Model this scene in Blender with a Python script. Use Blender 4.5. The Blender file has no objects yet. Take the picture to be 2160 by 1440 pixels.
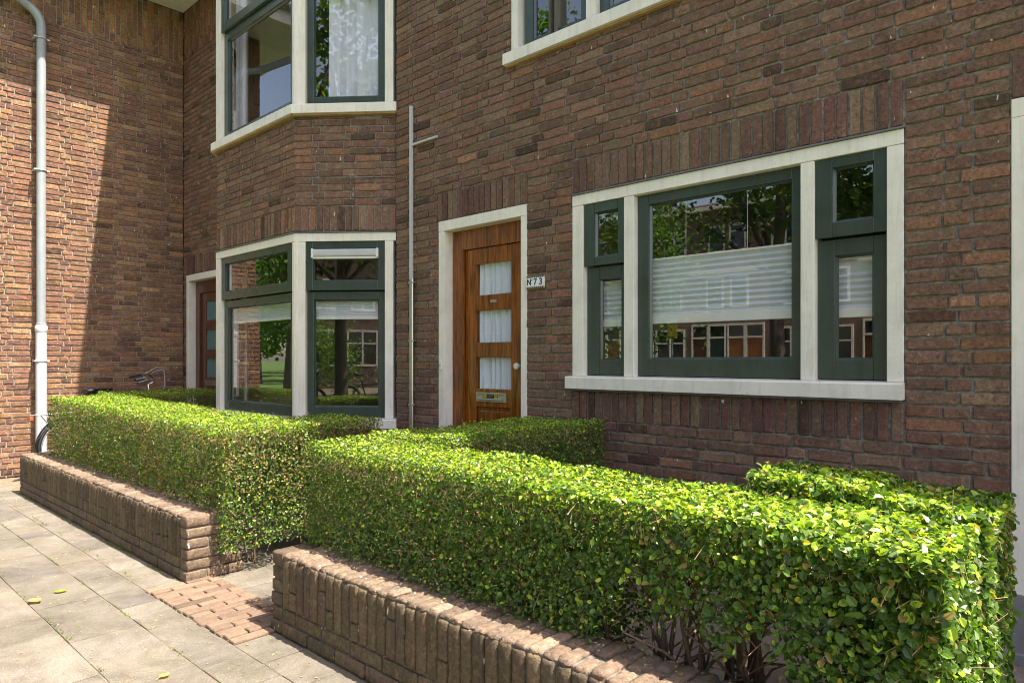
import bpy, math, random
import numpy as np
from mathutils import Matrix, Vector
random.seed(7); rng = np.random.default_rng(7)
R = math.radians
scene = bpy.context.scene
# ------------------------------------------------------------------ camera
cam_d = bpy.data.cameras.new("camera"); cam = bpy.data.objects.new("camera", cam_d)
scene.collection.objects.link(cam); scene.camera = cam
cam_d.lens = 24.0; cam_d.sensor_width = 36.0; cam_d.clip_end = 3000; cam_d.clip_start = 0.05
cam_d.shift_y = 0.0181
cam.location = (0, -3.6, 1.29)
cam.rotation_euler = (R(90), 0, R(42.801))
# ------------------------------------------------------------------ world, sun, exposure
SUN = Vector((0.525, 0.10, 1.0)).normalized()
w = bpy.data.worlds.new("World"); scene.world = w; w.use_nodes = True
nt = w.node_tree; bg = nt.nodes["Background"]; sky = nt.nodes.new("ShaderNodeTexSky")
sky.sky_type = 'NISHITA'; sky.sun_disc = False
sky.sun_elevation = math.asin(SUN.z); sky.sun_rotation = math.atan2(SUN.x, SUN.y)
sky.air_density = 1.0; sky.dust_density = 1.6; sky.ozone_density = 1.0
wb = nt.nodes.new("ShaderNodeMix"); wb.data_type = 'RGBA'; wb.blend_type = 'MULTIPLY'; wb.inputs[0].default_value = 1
wb.inputs[7].default_value = (1.16, .965, .84, 1); nt.links.new(sky.outputs[0], wb.inputs[6]); nt.links.new(wb.outputs[2], bg.inputs[0]); bg.inputs[1].default_value = 0.14
sd = bpy.data.lights.new("sun", 'SUN'); sd.energy = 4.4; sd.angle = R(0.53); sd.color = (1.0, .93, .82)
so = bpy.data.objects.new("sun", sd); scene.collection.objects.link(so)
so.rotation_euler = (-SUN).to_track_quat('-Z', 'Y').to_euler()
scene.view_settings.view_transform = 'Standard'; scene.view_settings.look = 'None'
scene.view_settings.exposure = 1.80; scene.view_settings.gamma = 1.0
scene.cycles.filter_width = 1.0; scene.cycles.max_bounces = 8; scene.cycles.transparent_max_bounces = 12

# ------------------------------------------------------------------ helpers
col = scene.collection
def link(o, parent=None):
    col.objects.link(o)
    if parent: o.parent = parent
    return o
def tag(o, label=None, cat=None, group=None, kind=None):
    if label: o["label"] = label
    if cat: o["category"] = cat
    if group: o["group"] = group
    if kind: o["kind"] = kind
    return o
def empty(name, loc=(0, 0, 0), rz=0., parent=None):
    o = bpy.data.objects.new(name, None); o.location = loc; o.rotation_euler = (0, 0, rz)
    o.empty_display_size = .1
    return link(o, parent)
def copy_tree(o, parent=None):
    c = o.copy(); col.objects.link(c)
    if parent: c.parent = parent
    for ch in [x for x in bpy.data.objects if x.parent == o]: copy_tree(ch, c)
    return c

class MB:
    """collects geometry of ONE mesh"""
    def __init__(s): s.v = []; s.f = []; s.c = []; s.n = 0; s.sm = []
    def add(s, v, f, c=(.5, .5, .5), sm=False):
        v = np.asarray(v, float).reshape(-1, 3); f = np.asarray(f, int)
        s.v.append(v); s.f.append((f + s.n)); s.n += len(v); s.sm.append(np.full(len(f), sm))
        c = np.asarray(c, float)
        s.c.append(np.tile(c, (len(v), 1)) if c.ndim == 1 else c)
        return s
    def quad(s, a, b, c_, d, c=(.5, .5, .5)): return s.add([a, b, c_, d], [[0, 1, 2, 3]], c)
    def box(s, x0, x1, y0, y1, z0, z1, r=.0025, c=(.5, .5, .5), jit=0, seg=False):
        rounded(s, ((x0+x1)/2, (y0+y1)/2, (z0+z1)/2), (abs(x1-x0)/2, abs(y1-y0)/2, abs(z1-z0)/2), r, c, jit)
        return s
    def tube(s, pts, rad, n=10, c=(.5, .5, .5), cap=True):
        pts = [Vector(p) for p in pts]; m = len(pts)
        rad = [rad]*m if isinstance(rad, (int, float)) else rad
        vs = []; prev = None
        for i, p in enumerate(pts):
            t = (pts[min(i+1, m-1)] - pts[max(i-1, 0)]).normalized()
            if prev is None:
                a = t.orthogonal().normalized()
            else:
                a = (prev - t*prev.dot(t))
                a = a.normalized() if a.length > 1e-5 else t.orthogonal().normalized()
            prev = a; b = t.cross(a)
            for k in range(n):
                th = 2*math.pi*k/n
                vs.append(p + (a*math.cos(th)+b*math.sin(th))*rad[i])
        fs = [[i*n+k, i*n+(k+1) % n, (i+1)*n+(k+1) % n, (i+1)*n+k] for i in range(m-1) for k in range(n)]
        s.add([tuple(v) for v in vs], fs, c, True)
        if cap:
            for e, i in ((0, 0), (1, m-1)):
                ring = [tuple(vs[i*n+k]) for k in range(n)]
                s.add(ring+[tuple(pts[i])], [[k, (k+1) % n, n, n] for k in range(n)], c)
        return s
    def torus(s, ctr, ax, Rr, r, n=32, m=8, a0=0, a1=2*math.pi, c=(.5, .5, .5), up=None):
        ax = Vector(ax).normalized(); u = (Vector(up) if up else ax.orthogonal()).normalized(); v = ax.cross(u)
        closed = abs(a1-a0-2*math.pi) < 1e-6
        pts = [Vector(ctr)+(u*math.cos(a0+(a1-a0)*i/n)+v*math.sin(a0+(a1-a0)*i/n))*Rr for i in range(n+1)]
        return s.tube([tuple(p) for p in pts], r, m, c, cap=not closed)
    def build(s, name, mat, parent=None, attr=True):
        me = bpy.data.meshes.new(name)
        v = np.concatenate(s.v); me.vertices.add(len(v)); me.vertices.foreach_set("co", v.ravel())
        loops = []; starts = []; tot = []; k = 0; sm = []
        for f, m_ in zip(s.f, s.sm):
            if f.shape[1] == 4:
                tri = f[:, 2] == f[:, 3]
                if tri.any():
                    for row in f:
                        r_ = row[:3] if row[2] == row[3] else row
                        loops.append(r_); starts.append(np.array([k])); tot.append(np.array([len(r_)])); k += len(r_)
                    sm.append(m_); continue
            n_, w_ = f.shape
            loops.append(f.ravel()); starts.append(k+np.arange(n_)*w_); tot.append(np.full(n_, w_)); k += n_*w_
            sm.append(m_)
        loops = np.concatenate([l.ravel() for l in loops]); starts = np.concatenate(starts); tot = np.concatenate(tot)
        me.loops.add(len(loops)); me.loops.foreach_set("vertex_index", loops.astype(np.int32))
        me.polygons.add(len(starts)); me.polygons.foreach_set("loop_start", starts.astype(np.int32))
        me.polygons.foreach_set("loop_total", tot.astype(np.int32))
        me.polygons.foreach_set("use_smooth", np.concatenate(sm))
        if attr:
            ca = me.attributes.new("tint", 'FLOAT_COLOR', 'POINT')
            c = np.concatenate(s.c); c4 = np.ones((len(c), 4)); c4[:, :3] = c
            ca.data.foreach_set("color", c4.ravel())
        me.update(calc_edges=True); me.validate()
        me.materials.append(mat)
        return link(bpy.data.objects.new(name, me), parent)

_tpl = {}
def template(nx, ny, nz):
    key = (nx, ny, nz)
    if key in _tpl: return _tpl[key]
    idx = {}; P = []; F = []
    def vid(i, j, k):
        if (i, j, k) not in idx: idx[(i, j, k)] = len(P); P.append((i, j, k))
        return idx[(i, j, k)]
    for i in range(nx):
        for j in range(ny):
            F.append([vid(i, j, 0), vid(i, j+1, 0), vid(i+1, j+1, 0), vid(i+1, j, 0)])
            F.append([vid(i, j, nz), vid(i+1, j, nz), vid(i+1, j+1, nz), vid(i, j+1, nz)])
    for i in range(nx):
        for k in range(nz):
            F.append([vid(i, 0, k), vid(i+1, 0, k), vid(i+1, 0, k+1), vid(i, 0, k+1)])
            F.append([vid(i, ny, k), vid(i, ny, k+1), vid(i+1, ny, k+1), vid(i+1, ny, k)])
    for j in range(ny):
        for k in range(nz):
            F.append([vid(0, j, k), vid(0, j, k+1), vid(0, j+1, k+1), vid(0, j+1, k)])
            F.append([vid(nx, j, k), vid(nx, j+1, k), vid(nx, j+1, k+1), vid(nx, j, k+1)])
    _tpl[key] = (np.array(P), np.array(F)); return _tpl[key]
def rounded(mb, c0, h, r, color=(.5, .5, .5), jit=0., seg=(3, 3, 3), smooth=False, rot=None):
    P, F = template(*seg); h = np.array(h, float); r = min(r, *(h*.95))
    out = np.zeros(P.shape)
    for a in range(3):
        n = seg[a]; i = P[:, a]
        if n == 3: tab = np.array([-1, -(1-r/h[a]), (1-r/h[a]), 1])
        else: tab = np.concatenate([[-1], np.linspace(-(1-r/h[a]), 1-r/h[a], n-1), [1]])
        out[:, a] = tab[i]*h[a]
    inner = np.clip(out, -(h-r), h-r); d = out-inner
    L = np.linalg.norm(d, axis=1, keepdims=True); L[L == 0] = 1
    out = inner+d/L*r
    if jit: out = out+rng.normal(0, jit, out.shape)
    if rot is not None: out = out@rot.T
    mb.add(out+np.array(c0), F, color, smooth)

# ------------------------------------------------------------------ materials
MATS = {}
def nmat(name):
    m = bpy.data.materials.new(name); m.use_nodes = True; MATS[name] = m
    return m, m.node_tree, m.node_tree.nodes["Principled BSDF"]
def N(nt, t, **k):
    n = nt.nodes.new(t)
    for a, b in k.items():
        if a.startswith("i_"): n.inputs[int(a[2:])].default_value = b
        else: setattr(n, a, b)
    return n
def noise(nt, scale, detail=4, rough=.55, vec=None, dist=0):
    n = nt.nodes.new("ShaderNodeTexNoise"); n.inputs["Scale"].default_value = scale
    n.inputs["Detail"].default_value = detail; n.inputs["Roughness"].default_value = rough
    n.inputs["Distortion"].default_value = dist
    if vec is None:
        if "TC" not in [x.label for x in nt.nodes]:
            tc = nt.nodes.new("ShaderNodeTexCoord"); tc.label = "TC"
        tc = [x for x in nt.nodes if x.label == "TC"][0]; vec = tc.outputs["Object"]
    nt.links.new(vec, n.inputs["Vector"]); return n.outputs["Fac"]
def ramp(nt, fac, stops):
    n = nt.nodes.new("ShaderNodeValToRGB"); nt.links.new(fac, n.inputs[0])
    e = n.color_ramp.elements
    while len(e) < len(stops): e.new(.5)
    for k, (p, c) in zip(e, stops):
        k.position = p; k.color = (*c, 1) if len(c) == 3 else c
    return n.outputs[0]
def mix(nt, a, b, fac, mode='MIX'):
    n = nt.nodes.new("ShaderNodeMix"); n.data_type = 'RGBA'; n.blend_type = mode
    for s, v in ((n.inputs[0], fac), (n.inputs[6], a), (n.inputs[7], b)):
        if hasattr(v, "links") or isinstance(v, bpy.types.NodeSocket): nt.links.new(v, s)
        else: s.default_value = v if isinstance(v, (int, float)) else (*v, 1)
    return n.outputs[2]
def bump(nt, bs, h, strength, dist=.01):
    n = nt.nodes.new("ShaderNodeBump"); n.inputs["Strength"].default_value = strength
    n.inputs["Distance"].default_value = dist; nt.links.new(h, n.inputs["Height"])
    nt.links.new(n.outputs[0], bs.inputs["Normal"]); return n
def attr(nt):
    n = nt.nodes.new("ShaderNodeAttribute"); n.attribute_name = "tint"; return n.outputs["Color"]
def g3(v): return (v, v, v)

def brick_mat(name, dirt=(.05, .04, .03), amt=.5, tan=(.36, .24, .14), tanamt=.35, spec=.25):
    m, nt, b = nmat(name)
    c = attr(nt)
    c = mix(nt, c, tan, ramp(nt, noise(nt, 24, 5, .7, dist=.8), [(.50, g3(0)), (.70, g3(tanamt))]))
    c = mix(nt, c, dirt, ramp(nt, noise(nt, 2.2, 5, .65), [(.45, g3(0)), (.75, g3(amt*.55))]))
    c = mix(nt, c, dirt, ramp(nt, noise(nt, 30, 5, .7, dist=1.2), [(.50, g3(0)), (.72, g3(amt))]))
    c = mix(nt, c, (2.1, 1.9, 1.75), ramp(nt, noise(nt, 48, 5, .75), [(.45, g3(0)), (.72, g3(.75))]), 'MULTIPLY')
    c = mix(nt, c, (.38, .35, .33), ramp(nt, noise(nt, 85, 4, .75), [(.50, g3(0)), (.68, g3(.85))]), 'MULTIPLY')
    tc = N(nt, "ShaderNodeTexCoord"); mp = N(nt, "ShaderNodeMapping"); mp.inputs["Scale"].default_value = (1, 1, .35); nt.links.new(tc.outputs["Object"], mp.inputs[0])
    c = mix(nt, c, (.80, .76, .70), ramp(nt, noise(nt, 42, 2, .4, mp.outputs[0]), [(.735, g3(0)), (.76, g3(.75))]))
    mp2 = N(nt, "ShaderNodeMapping"); mp2.inputs["Scale"].default_value = (1, 1, .12); nt.links.new(tc.outputs["Object"], mp2.inputs[0])
    c = mix(nt, c, (.55, .53, .5), ramp(nt, noise(nt, 6, 5, .7, mp2.outputs[0]), [(.52, g3(0)), (.72, g3(.6))]), 'MULTIPLY')
    nt.links.new(c, b.inputs["Base Color"])
    b.inputs["Roughness"].default_value = .78; b.inputs["Specular IOR Level"].default_value = spec
    h = mix(nt, noise(nt, 60, 6, .7), noise(nt, 260, 3, .6), .35)
    bump(nt, b, h, 1.0, .010)
    return m
M = {}
M['brick'] = brick_mat("brown brick")
M['brick_o'] = brick_mat("orange brown brick", dirt=(.07, .045, .03), amt=.5, tan=(.5, .32, .16), tanamt=.45)
M['brick_moss'] = brick_mat("weathered garden brick", dirt=(.10, .085, .04), amt=.55, tan=(.24, .18, .09), tanamt=.5)
def mortar_mat(name, a, b_):
    m, nt, b = nmat(name)
    c = ramp(nt, noise(nt, 40, 5, .7), [(.35, a), (.7, b_)]); nt.links.new(c, b.inputs["Base Color"])
    b.inputs["Roughness"].default_value = .95; bump(nt, b, noise(nt, 180, 4, .7), .9, .006); return m
M['mortar'] = mortar_mat("grey mortar", (.13, .12, .105), (.36, .34, .31))
M['mortar_l'] = mortar_mat("pale mortar", (.20, .17, .14), (.40, .35, .29))
M['mortar_w'] = mortar_mat("garden wall mortar", (.08, .07, .055), (.26, .23, .19))
def paint(name, c, rough=.35, var=.12, bumps=.15, spec=.5):
    m, nt, b = nmat(name)
    cc = mix(nt, c, tuple(x*(1-var*2) for x in c), ramp(nt, noise(nt, 5, 6, .7), [(.4, g3(0)), (.8, g3(1))]))
    if var >= .09 and rough > .2:
        tc = N(nt, "ShaderNodeTexCoord"); mp = N(nt, "ShaderNodeMapping"); mp.inputs["Scale"].default_value = (1, 1, .10); nt.links.new(tc.outputs["Object"], mp.inputs[0])
        cc = mix(nt, cc, (.66, .62, .54), ramp(nt, noise(nt, 26, 4, .7, mp.outputs[0]), [(.50, g3(0)), (.75, g3(.55))]), 'MULTIPLY')
        cc = mix(nt, cc, (.5, .46, .38), ramp(nt, noise(nt, 60, 3, .6), [(.66, g3(0)), (.76, g3(.6))]), 'MULTIPLY')
    nt.links.new(cc, b.inputs["Base Color"]); b.inputs["Roughness"].default_value = rough
    b.inputs["Specular IOR Level"].default_value = spec
    if bumps: bump(nt, b, noise(nt, 45, 4, .6), bumps, .004)
    return m
M['white'] = paint("cream white paint", (.80, .755, .675), .42, .10, .35)
M['green'] = paint("dark green paint", (.042, .062, .052), .25, .18, .12, .6)
M['lead'] = paint("lead flashing", (.16, .165, .19), .55, .2, .3)
M['baretimber'] = paint("bare ochre timber", (.42, .27, .12), .7, .2)
M['dark'] = paint("black rubber", (.012, .012, .013), .5, .1, 0)
M['blackpaint'] = paint("black bicycle paint", (.01, .01, .012), .2, .1, 0)
M['plastic'] = paint("white plastic", (.72, .72, .66), .35, .05, 0)
M['stone'] = paint("grey stone", (.20, .20, .20), .8, .2, .3)
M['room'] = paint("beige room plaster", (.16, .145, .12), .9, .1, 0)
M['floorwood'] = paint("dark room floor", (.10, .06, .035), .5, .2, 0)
M['fabric'] = None
def metal(name, c, rough):
    m, nt, b = nmat(name); b.inputs["Base Color"].default_value = (*c, 1); b.inputs["Metallic"].default_value = 1
    b.inputs["Roughness"].default_value = rough
    return m
M['steel'] = metal("dull steel", (.55, .54, .52), .38)
M['chrome'] = metal("chrome", (.8, .8, .8), .12)
M['brassy'] = paint("champagne metal", (.36, .34, .22), .35, .1, 0)
M['pewter'] = paint("brown metal", (.20, .14, .11), .35, .1, 0)
M['zinc'] = paint("pale grey painted zinc", (.30, .33, .35), .38, .10, .15)
M['zinc_w'] = paint("white painted pipe", (.50, .51, .52), .4, .08, .1)
def wood(name, a, b_, rough=.3):
    m, nt, b = nmat(name)
    tc = N(nt, "ShaderNodeTexCoord"); mp = N(nt, "ShaderNodeMapping")
    mp.inputs["Scale"].default_value = (22, 22, 1.6); nt.links.new(tc.outputs["Object"], mp.inputs[0])
    g = noise(nt, 1.6, 6, .62, mp.outputs[0], 1.1)
    c = ramp(nt, g, [(.30, a), (.52, tuple((p+q)/2 for p, q in zip(a, b_))), (.70, b_)])
    c = mix(nt, c, g3(.25), ramp(nt, noise(nt, 6, 5, .7), [(.5, g3(0)), (.85, g3(.55))]), 'MULTIPLY')
    nt.links.new(c, b.inputs["Base Color"]); b.inputs["Roughness"].default_value = rough
    bump(nt, b, g, .12, .003); return m
M['wood'] = wood("varnished brown door wood", (.050, .013, .002), (.37, .112, .015), .2)
M['wood_r'] = wood("red brown door wood", (.05, .018, .010), (.16, .055, .028))
M['wood_o'] = wood("orange door wood", (.20, .07, .02), (.40, .16, .05))
def glass(name, ior=1.75, tint=(.95, .97, .96)):
    m, nt, b = nmat(name); nt.nodes.remove(b); out = nt.nodes["Material Output"]
    t = N(nt, "ShaderNodeBsdfTransparent"); t.inputs[0].default_value = (*tint, 1)
    g = N(nt, "ShaderNodeBsdfGlossy"); g.inputs["Roughness"].default_value = 0.0; g.inputs[0].default_value = (.95, .97, .97, 1)
    f = N(nt, "ShaderNodeFresnel"); ge = N(nt, "ShaderNodeNewGeometry"); io = N(nt, "ShaderNodeMix"); io.data_type = 'FLOAT'
    io.inputs[2].default_value = ior; io.inputs[3].default_value = 1/ior; nt.links.new(ge.outputs["Backfacing"], io.inputs[0]); nt.links.new(io.outputs[0], f.inputs[0])
    bm = N(nt, "ShaderNodeBump"); bm.inputs["Strength"].default_value = .04; bm.inputs["Distance"].default_value = .002
    nt.links.new(noise(nt, 2.3, 1, .4), bm.inputs["Height"]); nt.links.new(bm.outputs[0], g.inputs["Normal"])
    s = N(nt, "ShaderNodeMixShader"); nt.links.new(f.outputs[0], s.inputs[0])
    nt.links.new(t.outputs[0], s.inputs[1]); nt.links.new(g.outputs[0], s.inputs[2]); nt.links.new(s.outputs[0], out.inputs[0])
    return m
M['glass'] = glass("window glass", 2.25, (.98, .98, 1.0))
M['doorglass'] = glass("door glass", 1.5, (.92, .95, .95))
def cloth(name, c, trans=.35):
    m, nt, b = nmat(name); out = nt.nodes["Material Output"]
    b.inputs["Base Color"].default_value = (*c, 1); b.inputs["Roughness"].default_value = .9
    t = N(nt, "ShaderNodeBsdfTranslucent"); t.inputs[0].default_value = (*c, 1)
    s = N(nt, "ShaderNodeMixShader"); s.inputs[0].default_value = trans
    nt.links.new(b.outputs[0], s.inputs[1]); nt.links.new(t.outputs[0], s.inputs[2]); nt.links.new(s.outputs[0], out.inputs[0]); return m
M['fabric'] = cloth("white curtain", (.78, .80, .88), .15)
M['pleat'] = cloth("pleated blind fabric", (.62, .67, .70), .1)
M['frost'] = paint("frosted blue green glass", (.10, .19, .20), .12, .1, 0)
def leafmat(name, trans=.42, rough=.38):
    m, nt, b = nmat(name); out = nt.nodes["Material Output"]; c = attr(nt)
    nt.links.new(c, b.inputs["Base Color"]); b.inputs["Roughness"].default_value = rough
    b.inputs["Specular IOR Level"].default_value = .45
    t = N(nt, "ShaderNodeBsdfTranslucent")
    nt.links.new(mix(nt, c, (1.7, 1.75, .5), 1.0, 'MULTIPLY'), t.inputs[0])
    s = N(nt, "ShaderNodeMixShader"); s.inputs[0].default_value = trans
    nt.links.new(b.outputs[0], s.inputs[1]); nt.links.new(t.outputs[0], s.inputs[2]); nt.links.new(s.outputs[0], out.inputs[0]); return m
M['leaf'] = leafmat("hedge leaf", .33); M['treeleaf'] = leafmat("tree leaf", .4, .5)
def tinted(name, rough=.9, bscale=60, bs=.4, bd=.004, var=.35, sc=12):
    m, nt, b = nmat(name); c = attr(nt)
    c = mix(nt, c, (.45, .43, .37), ramp(nt, noise(nt, sc, 7, .78, dist=.6), [(.40, g3(0)), (.66, g3(var))]), 'MULTIPLY')
    c = mix(nt, c, g3(2.0), ramp(nt, noise(nt, 150, 3, .7), [(.50, g3(0)), (.72, g3(.8))]), 'MULTIPLY')
    c = mix(nt, c, g3(.35), ramp(nt, noise(nt, 190, 3, .7), [(.54, g3(0)), (.70, g3(.8))]), 'MULTIPLY')
    nt.links.new(c, b.inputs["Base Color"]); b.inputs["Roughness"].default_value = rough
    bump(nt, b, noise(nt, bscale, 5, .7), bs, bd); return m
M['tile'] = tinted("concrete paving tile", .9, 150, .8, .004, .85, 3)
M['clinker'] = tinted("clinker paving", .85, 70, .35, .002, .45, 10)
M['bark'] = tinted("bark", .9, 40, .8, .01)
M['twig'] = tinted("twig", .8, 90, .2, .002)
def ground_mat(name, a, b_, sc=4, bs=.6):
    m, nt, b = nmat(name)
    c = ramp(nt, noise(nt, sc, 7, .75), [(.3, a), (.7, b_)]); nt.links.new(c, b.inputs["Base Color"])
    b.inputs["Roughness"].default_value = .95; bump(nt, b, noise(nt, sc*18, 4, .7), bs, .02); return m
M['soil'] = ground_mat("sandy joint soil", (.12, .095, .06), (.30, .24, .15), 14)
M['grassg'] = ground_mat("lawn", (.07, .13, .025), (.16, .26, .05), 1.5)
M['asphalt'] = ground_mat("asphalt", (.05, .05, .05), (.09, .09, .085), 20)
def color_mat(name, c, rough=.6): return paint(name, c, rough, .08, 0)
M['orange'] = color_mat("rear reflector red orange", (.55, .09, .03), .3)
M['yellow'] = color_mat("yellow", (.75, .50, .03)); M['navy'] = color_mat("navy ink", (.012, .015, .06), .3)
M['tealink'] = color_mat("teal ink", (.02, .10, .13), .3)
M['tileglaze'] = color_mat("white glazed tile", (.78, .79, .80), .12)
M['ochre'] = color_mat("ochre tile edge", (.45, .32, .10), .3)
M['roof'] = color_mat("dark roof tile", (.09, .05, .04), .8)

# ------------------------------------------------------------------ building block: real brickwork
PAL = np.array([[.165, .092, .066], [.180, .108, .075], [.185, .118, .080], [.195, .098, .066], [.150, .090, .068],
                [.200, .132, .088], [.175, .092, .072], [.170, .108, .078], [.160, .095, .070], [.225, .118, .072], [.155, .085, .065], [.19, .105, .075]])
PALW = np.array([[.28, .155, .092], [.30, .185, .105], [.24, .130, .088], [.35, .235, .125], [.21, .125, .088], [.29, .165, .10], [.26, .17, .105], [.23, .135, .095], [.33, .20, .10], [.17, .10, .075]])
PALR = np.array([[.15, .075, .062], [.165, .085, .066], [.145, .08, .066], [.17, .105, .075], [.19, .135, .09], [.16, .105, .075], [.15, .085, .07], [.135, .065, .058]])
PAL = PAL*np.array([1.03, 1.02, 1.02]); PALR = PALR*np.array([.97, .96, .95])
PALW = PALW*np.array([.80, .735, .77])
def rows_all(top):
    z = [0, .031]
    while z[-1] < 2.386: z.append(z[-1]+.062)
    z[-1] = 2.387
    for k in range(4): z.append(2.387+.057*(k+1))
    p = (5.16-2.615)/41
    for k in range(41): z.append(2.615+p*(k+1))
    return [q for q in z if q <= top+.001]
def face_brick(mb, fr, u0, u1, z0, z1, colr, horiz=True):
    """one brick whose outer face lies on the wall plane; fr = (origin, udir, outward normal)"""
    o, ud, nd = fr
    j = .0058
    a, b_ = u0+j+rng.normal(0, .0010), u1-j+rng.normal(0, .0010)
    c, d = z0+j+rng.normal(0, .0010), z1-j+rng.normal(0, .0010)
    if not horiz: c, d = z0+.005, z1-.005
    if b_-a < .012 or d-c < .012: return
    h = np.array([(b_-a)/2, .02, (d-c)/2]); r = .0055
    seg = (5, 3, 3) if horiz and (b_-a) > .13 else (3, 3, 3)
    if not horiz: seg = (3, 3, 5)
    P, F = template(*seg); out = np.zeros(P.shape)
    for ax in range(3):
        n = seg[ax]
        tab = np.array([-1, -(1-r/h[ax]), (1-r/h[ax]), 1]) if n == 3 else np.concatenate([[-1], np.linspace(-(1-r/h[ax]), 1-r/h[ax], n-1), [1]])
        out[:, ax] = tab[P[:, ax]]*h[ax]
    inner = np.clip(out, -(h-r), h-r); dd = out-inner; L = np.linalg.norm(dd, axis=1, keepdims=True); L[L == 0] = 1
    out = inner+dd/L*r
    out[:, 0] += rng.normal(0, .0014, len(out)); out[:, 2] += rng.normal(0, .0017, len(out)); out[:, 1] += rng.normal(0, .0011, len(out))
    out[:, 2] += out[:, 0]*rng.normal(0, .008)
    dep = .02-.001-rng.normal(0, .0018)
    uc, zc = (a+b_)/2, (c+d)/2
    loc = np.zeros((len(out), 3))
    for k in range(3):
        loc[:, k] = o[k]+(uc+out[:, 0])*ud[k]-(out[:, 1]*-1*-1+dep)*nd[k]
    loc[:, 2] = o[2]+zc+out[:, 2]
    # drop the hidden back face
    keep = ~np.all(P[F][:, :, 1] == seg[1], axis=1)
    mb.add(loc, F[keep], colr, False)
def intervals(u0, u1, zc, holes):
    iv = [(u0, u1)]
    for (a, b_, c, d) in holes:
        if c < zc < d:
            nv = []
            for (p, q) in iv:
                if b_ <= p or a >= q: nv.append((p, q)); continue
                if a > p: nv.append((p, a))
                if b_ < q: nv.append((b_, q))
            iv = nv
    return [i for i in iv if i[1]-i[0] > .004]
def shade_pick(pal):
    c = pal[rng.integers(len(pal))]*rng.normal(1, .115)
    if rng.random() < .028: c = c*.45
    return np.clip(c, .02, .8)
def brickwork(name, fr, u0, u1, z0, z1, holes, soldiers, pal, mat, mortar, parent, spal=None, band=None):
    """running courses with soldier bands; wall part with its mortar bed as a sub-part"""
    mb = MB(); zs = [z for z in rows_all(z1) if z >= z0-.001]
    if zs[0] > z0+.002: zs = [z0]+zs
    if zs[-1] < z1-.02: zs.append(z1)
    H = holes+[s for s in soldiers]
    pat = [.22, .22, .11]
    for i in range(len(zs)-1):
        a, b_ = zs[i], zs[i+1]
        if b_-a < .02: continue
        for (p, q) in intervals(u0, u1, (a+b_)/2, H):
            off = (i % 2)*.275+rng.uniform(-.012, .012)
            u = p-off-(p-u0)*0; k = 0; cuts = [p]
            while u < q:
                u += pat[k % 3]+rng.normal(0, .003); k += 1
                if u > cuts[-1]+.045 and u < q-.04: cuts.append(u)
            cuts.append(q)
            for x, y in zip(cuts[:-1], cuts[1:]): face_brick(mb, fr, x, y, a, b_, shade_pick(pal))
    for (a, b_, c, d) in soldiers:
        n = max(1, round((b_-a)/.0615)); p = (b_-a)/n
        for k in range(n): face_brick(mb, fr, a+k*p, a+(k+1)*p, c, d, shade_pick(spal if spal is not None else pal), False)
    if band:                      # tall band of staggered upright bricks under the eaves
        c, d = band; n = round((u1-u0)/.0615); p = (u1-u0)/n
        for k in range(n):
            if not intervals(u0+k*p, u0+(k+1)*p, (c+d)/2, holes): continue
            z = c-rng.uniform(0, .2); z = c; first = rng.uniform(.05, .21)
            while z < d-.02:
                e = min(d, z+(first if z == c else .22)); face_brick(mb, fr, u0+k*p, u0+(k+1)*p, z, e, shade_pick(pal)*np.array([1.08, 1.0, .88]), False); z = e
    w_ = mb.build(name, mat, parent)
    mo = MB(); top = band[1] if band else z1
    zz = sorted({z0, top, *[h[2] for h in holes], *[h[3] for h in holes]}); zz = [z for z in zz if z0 <= z <= top]
    o, ud, nd = fr
    def pt(u, z, dep=.010): return (o[0]+u*ud[0]-nd[0]*dep, o[1]+u*ud[1]-nd[1]*dep, o[2]+z)
    for a, b_ in zip(zz[:-1], zz[1:]):
        for (p, q) in intervals(u0, u1, (a+b_)/2, holes): mo.quad(pt(p, a), pt(q, a), pt(q, b_), pt(p, b_))
    mo.build("mortar", mortar, w_)
    return w_

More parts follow.
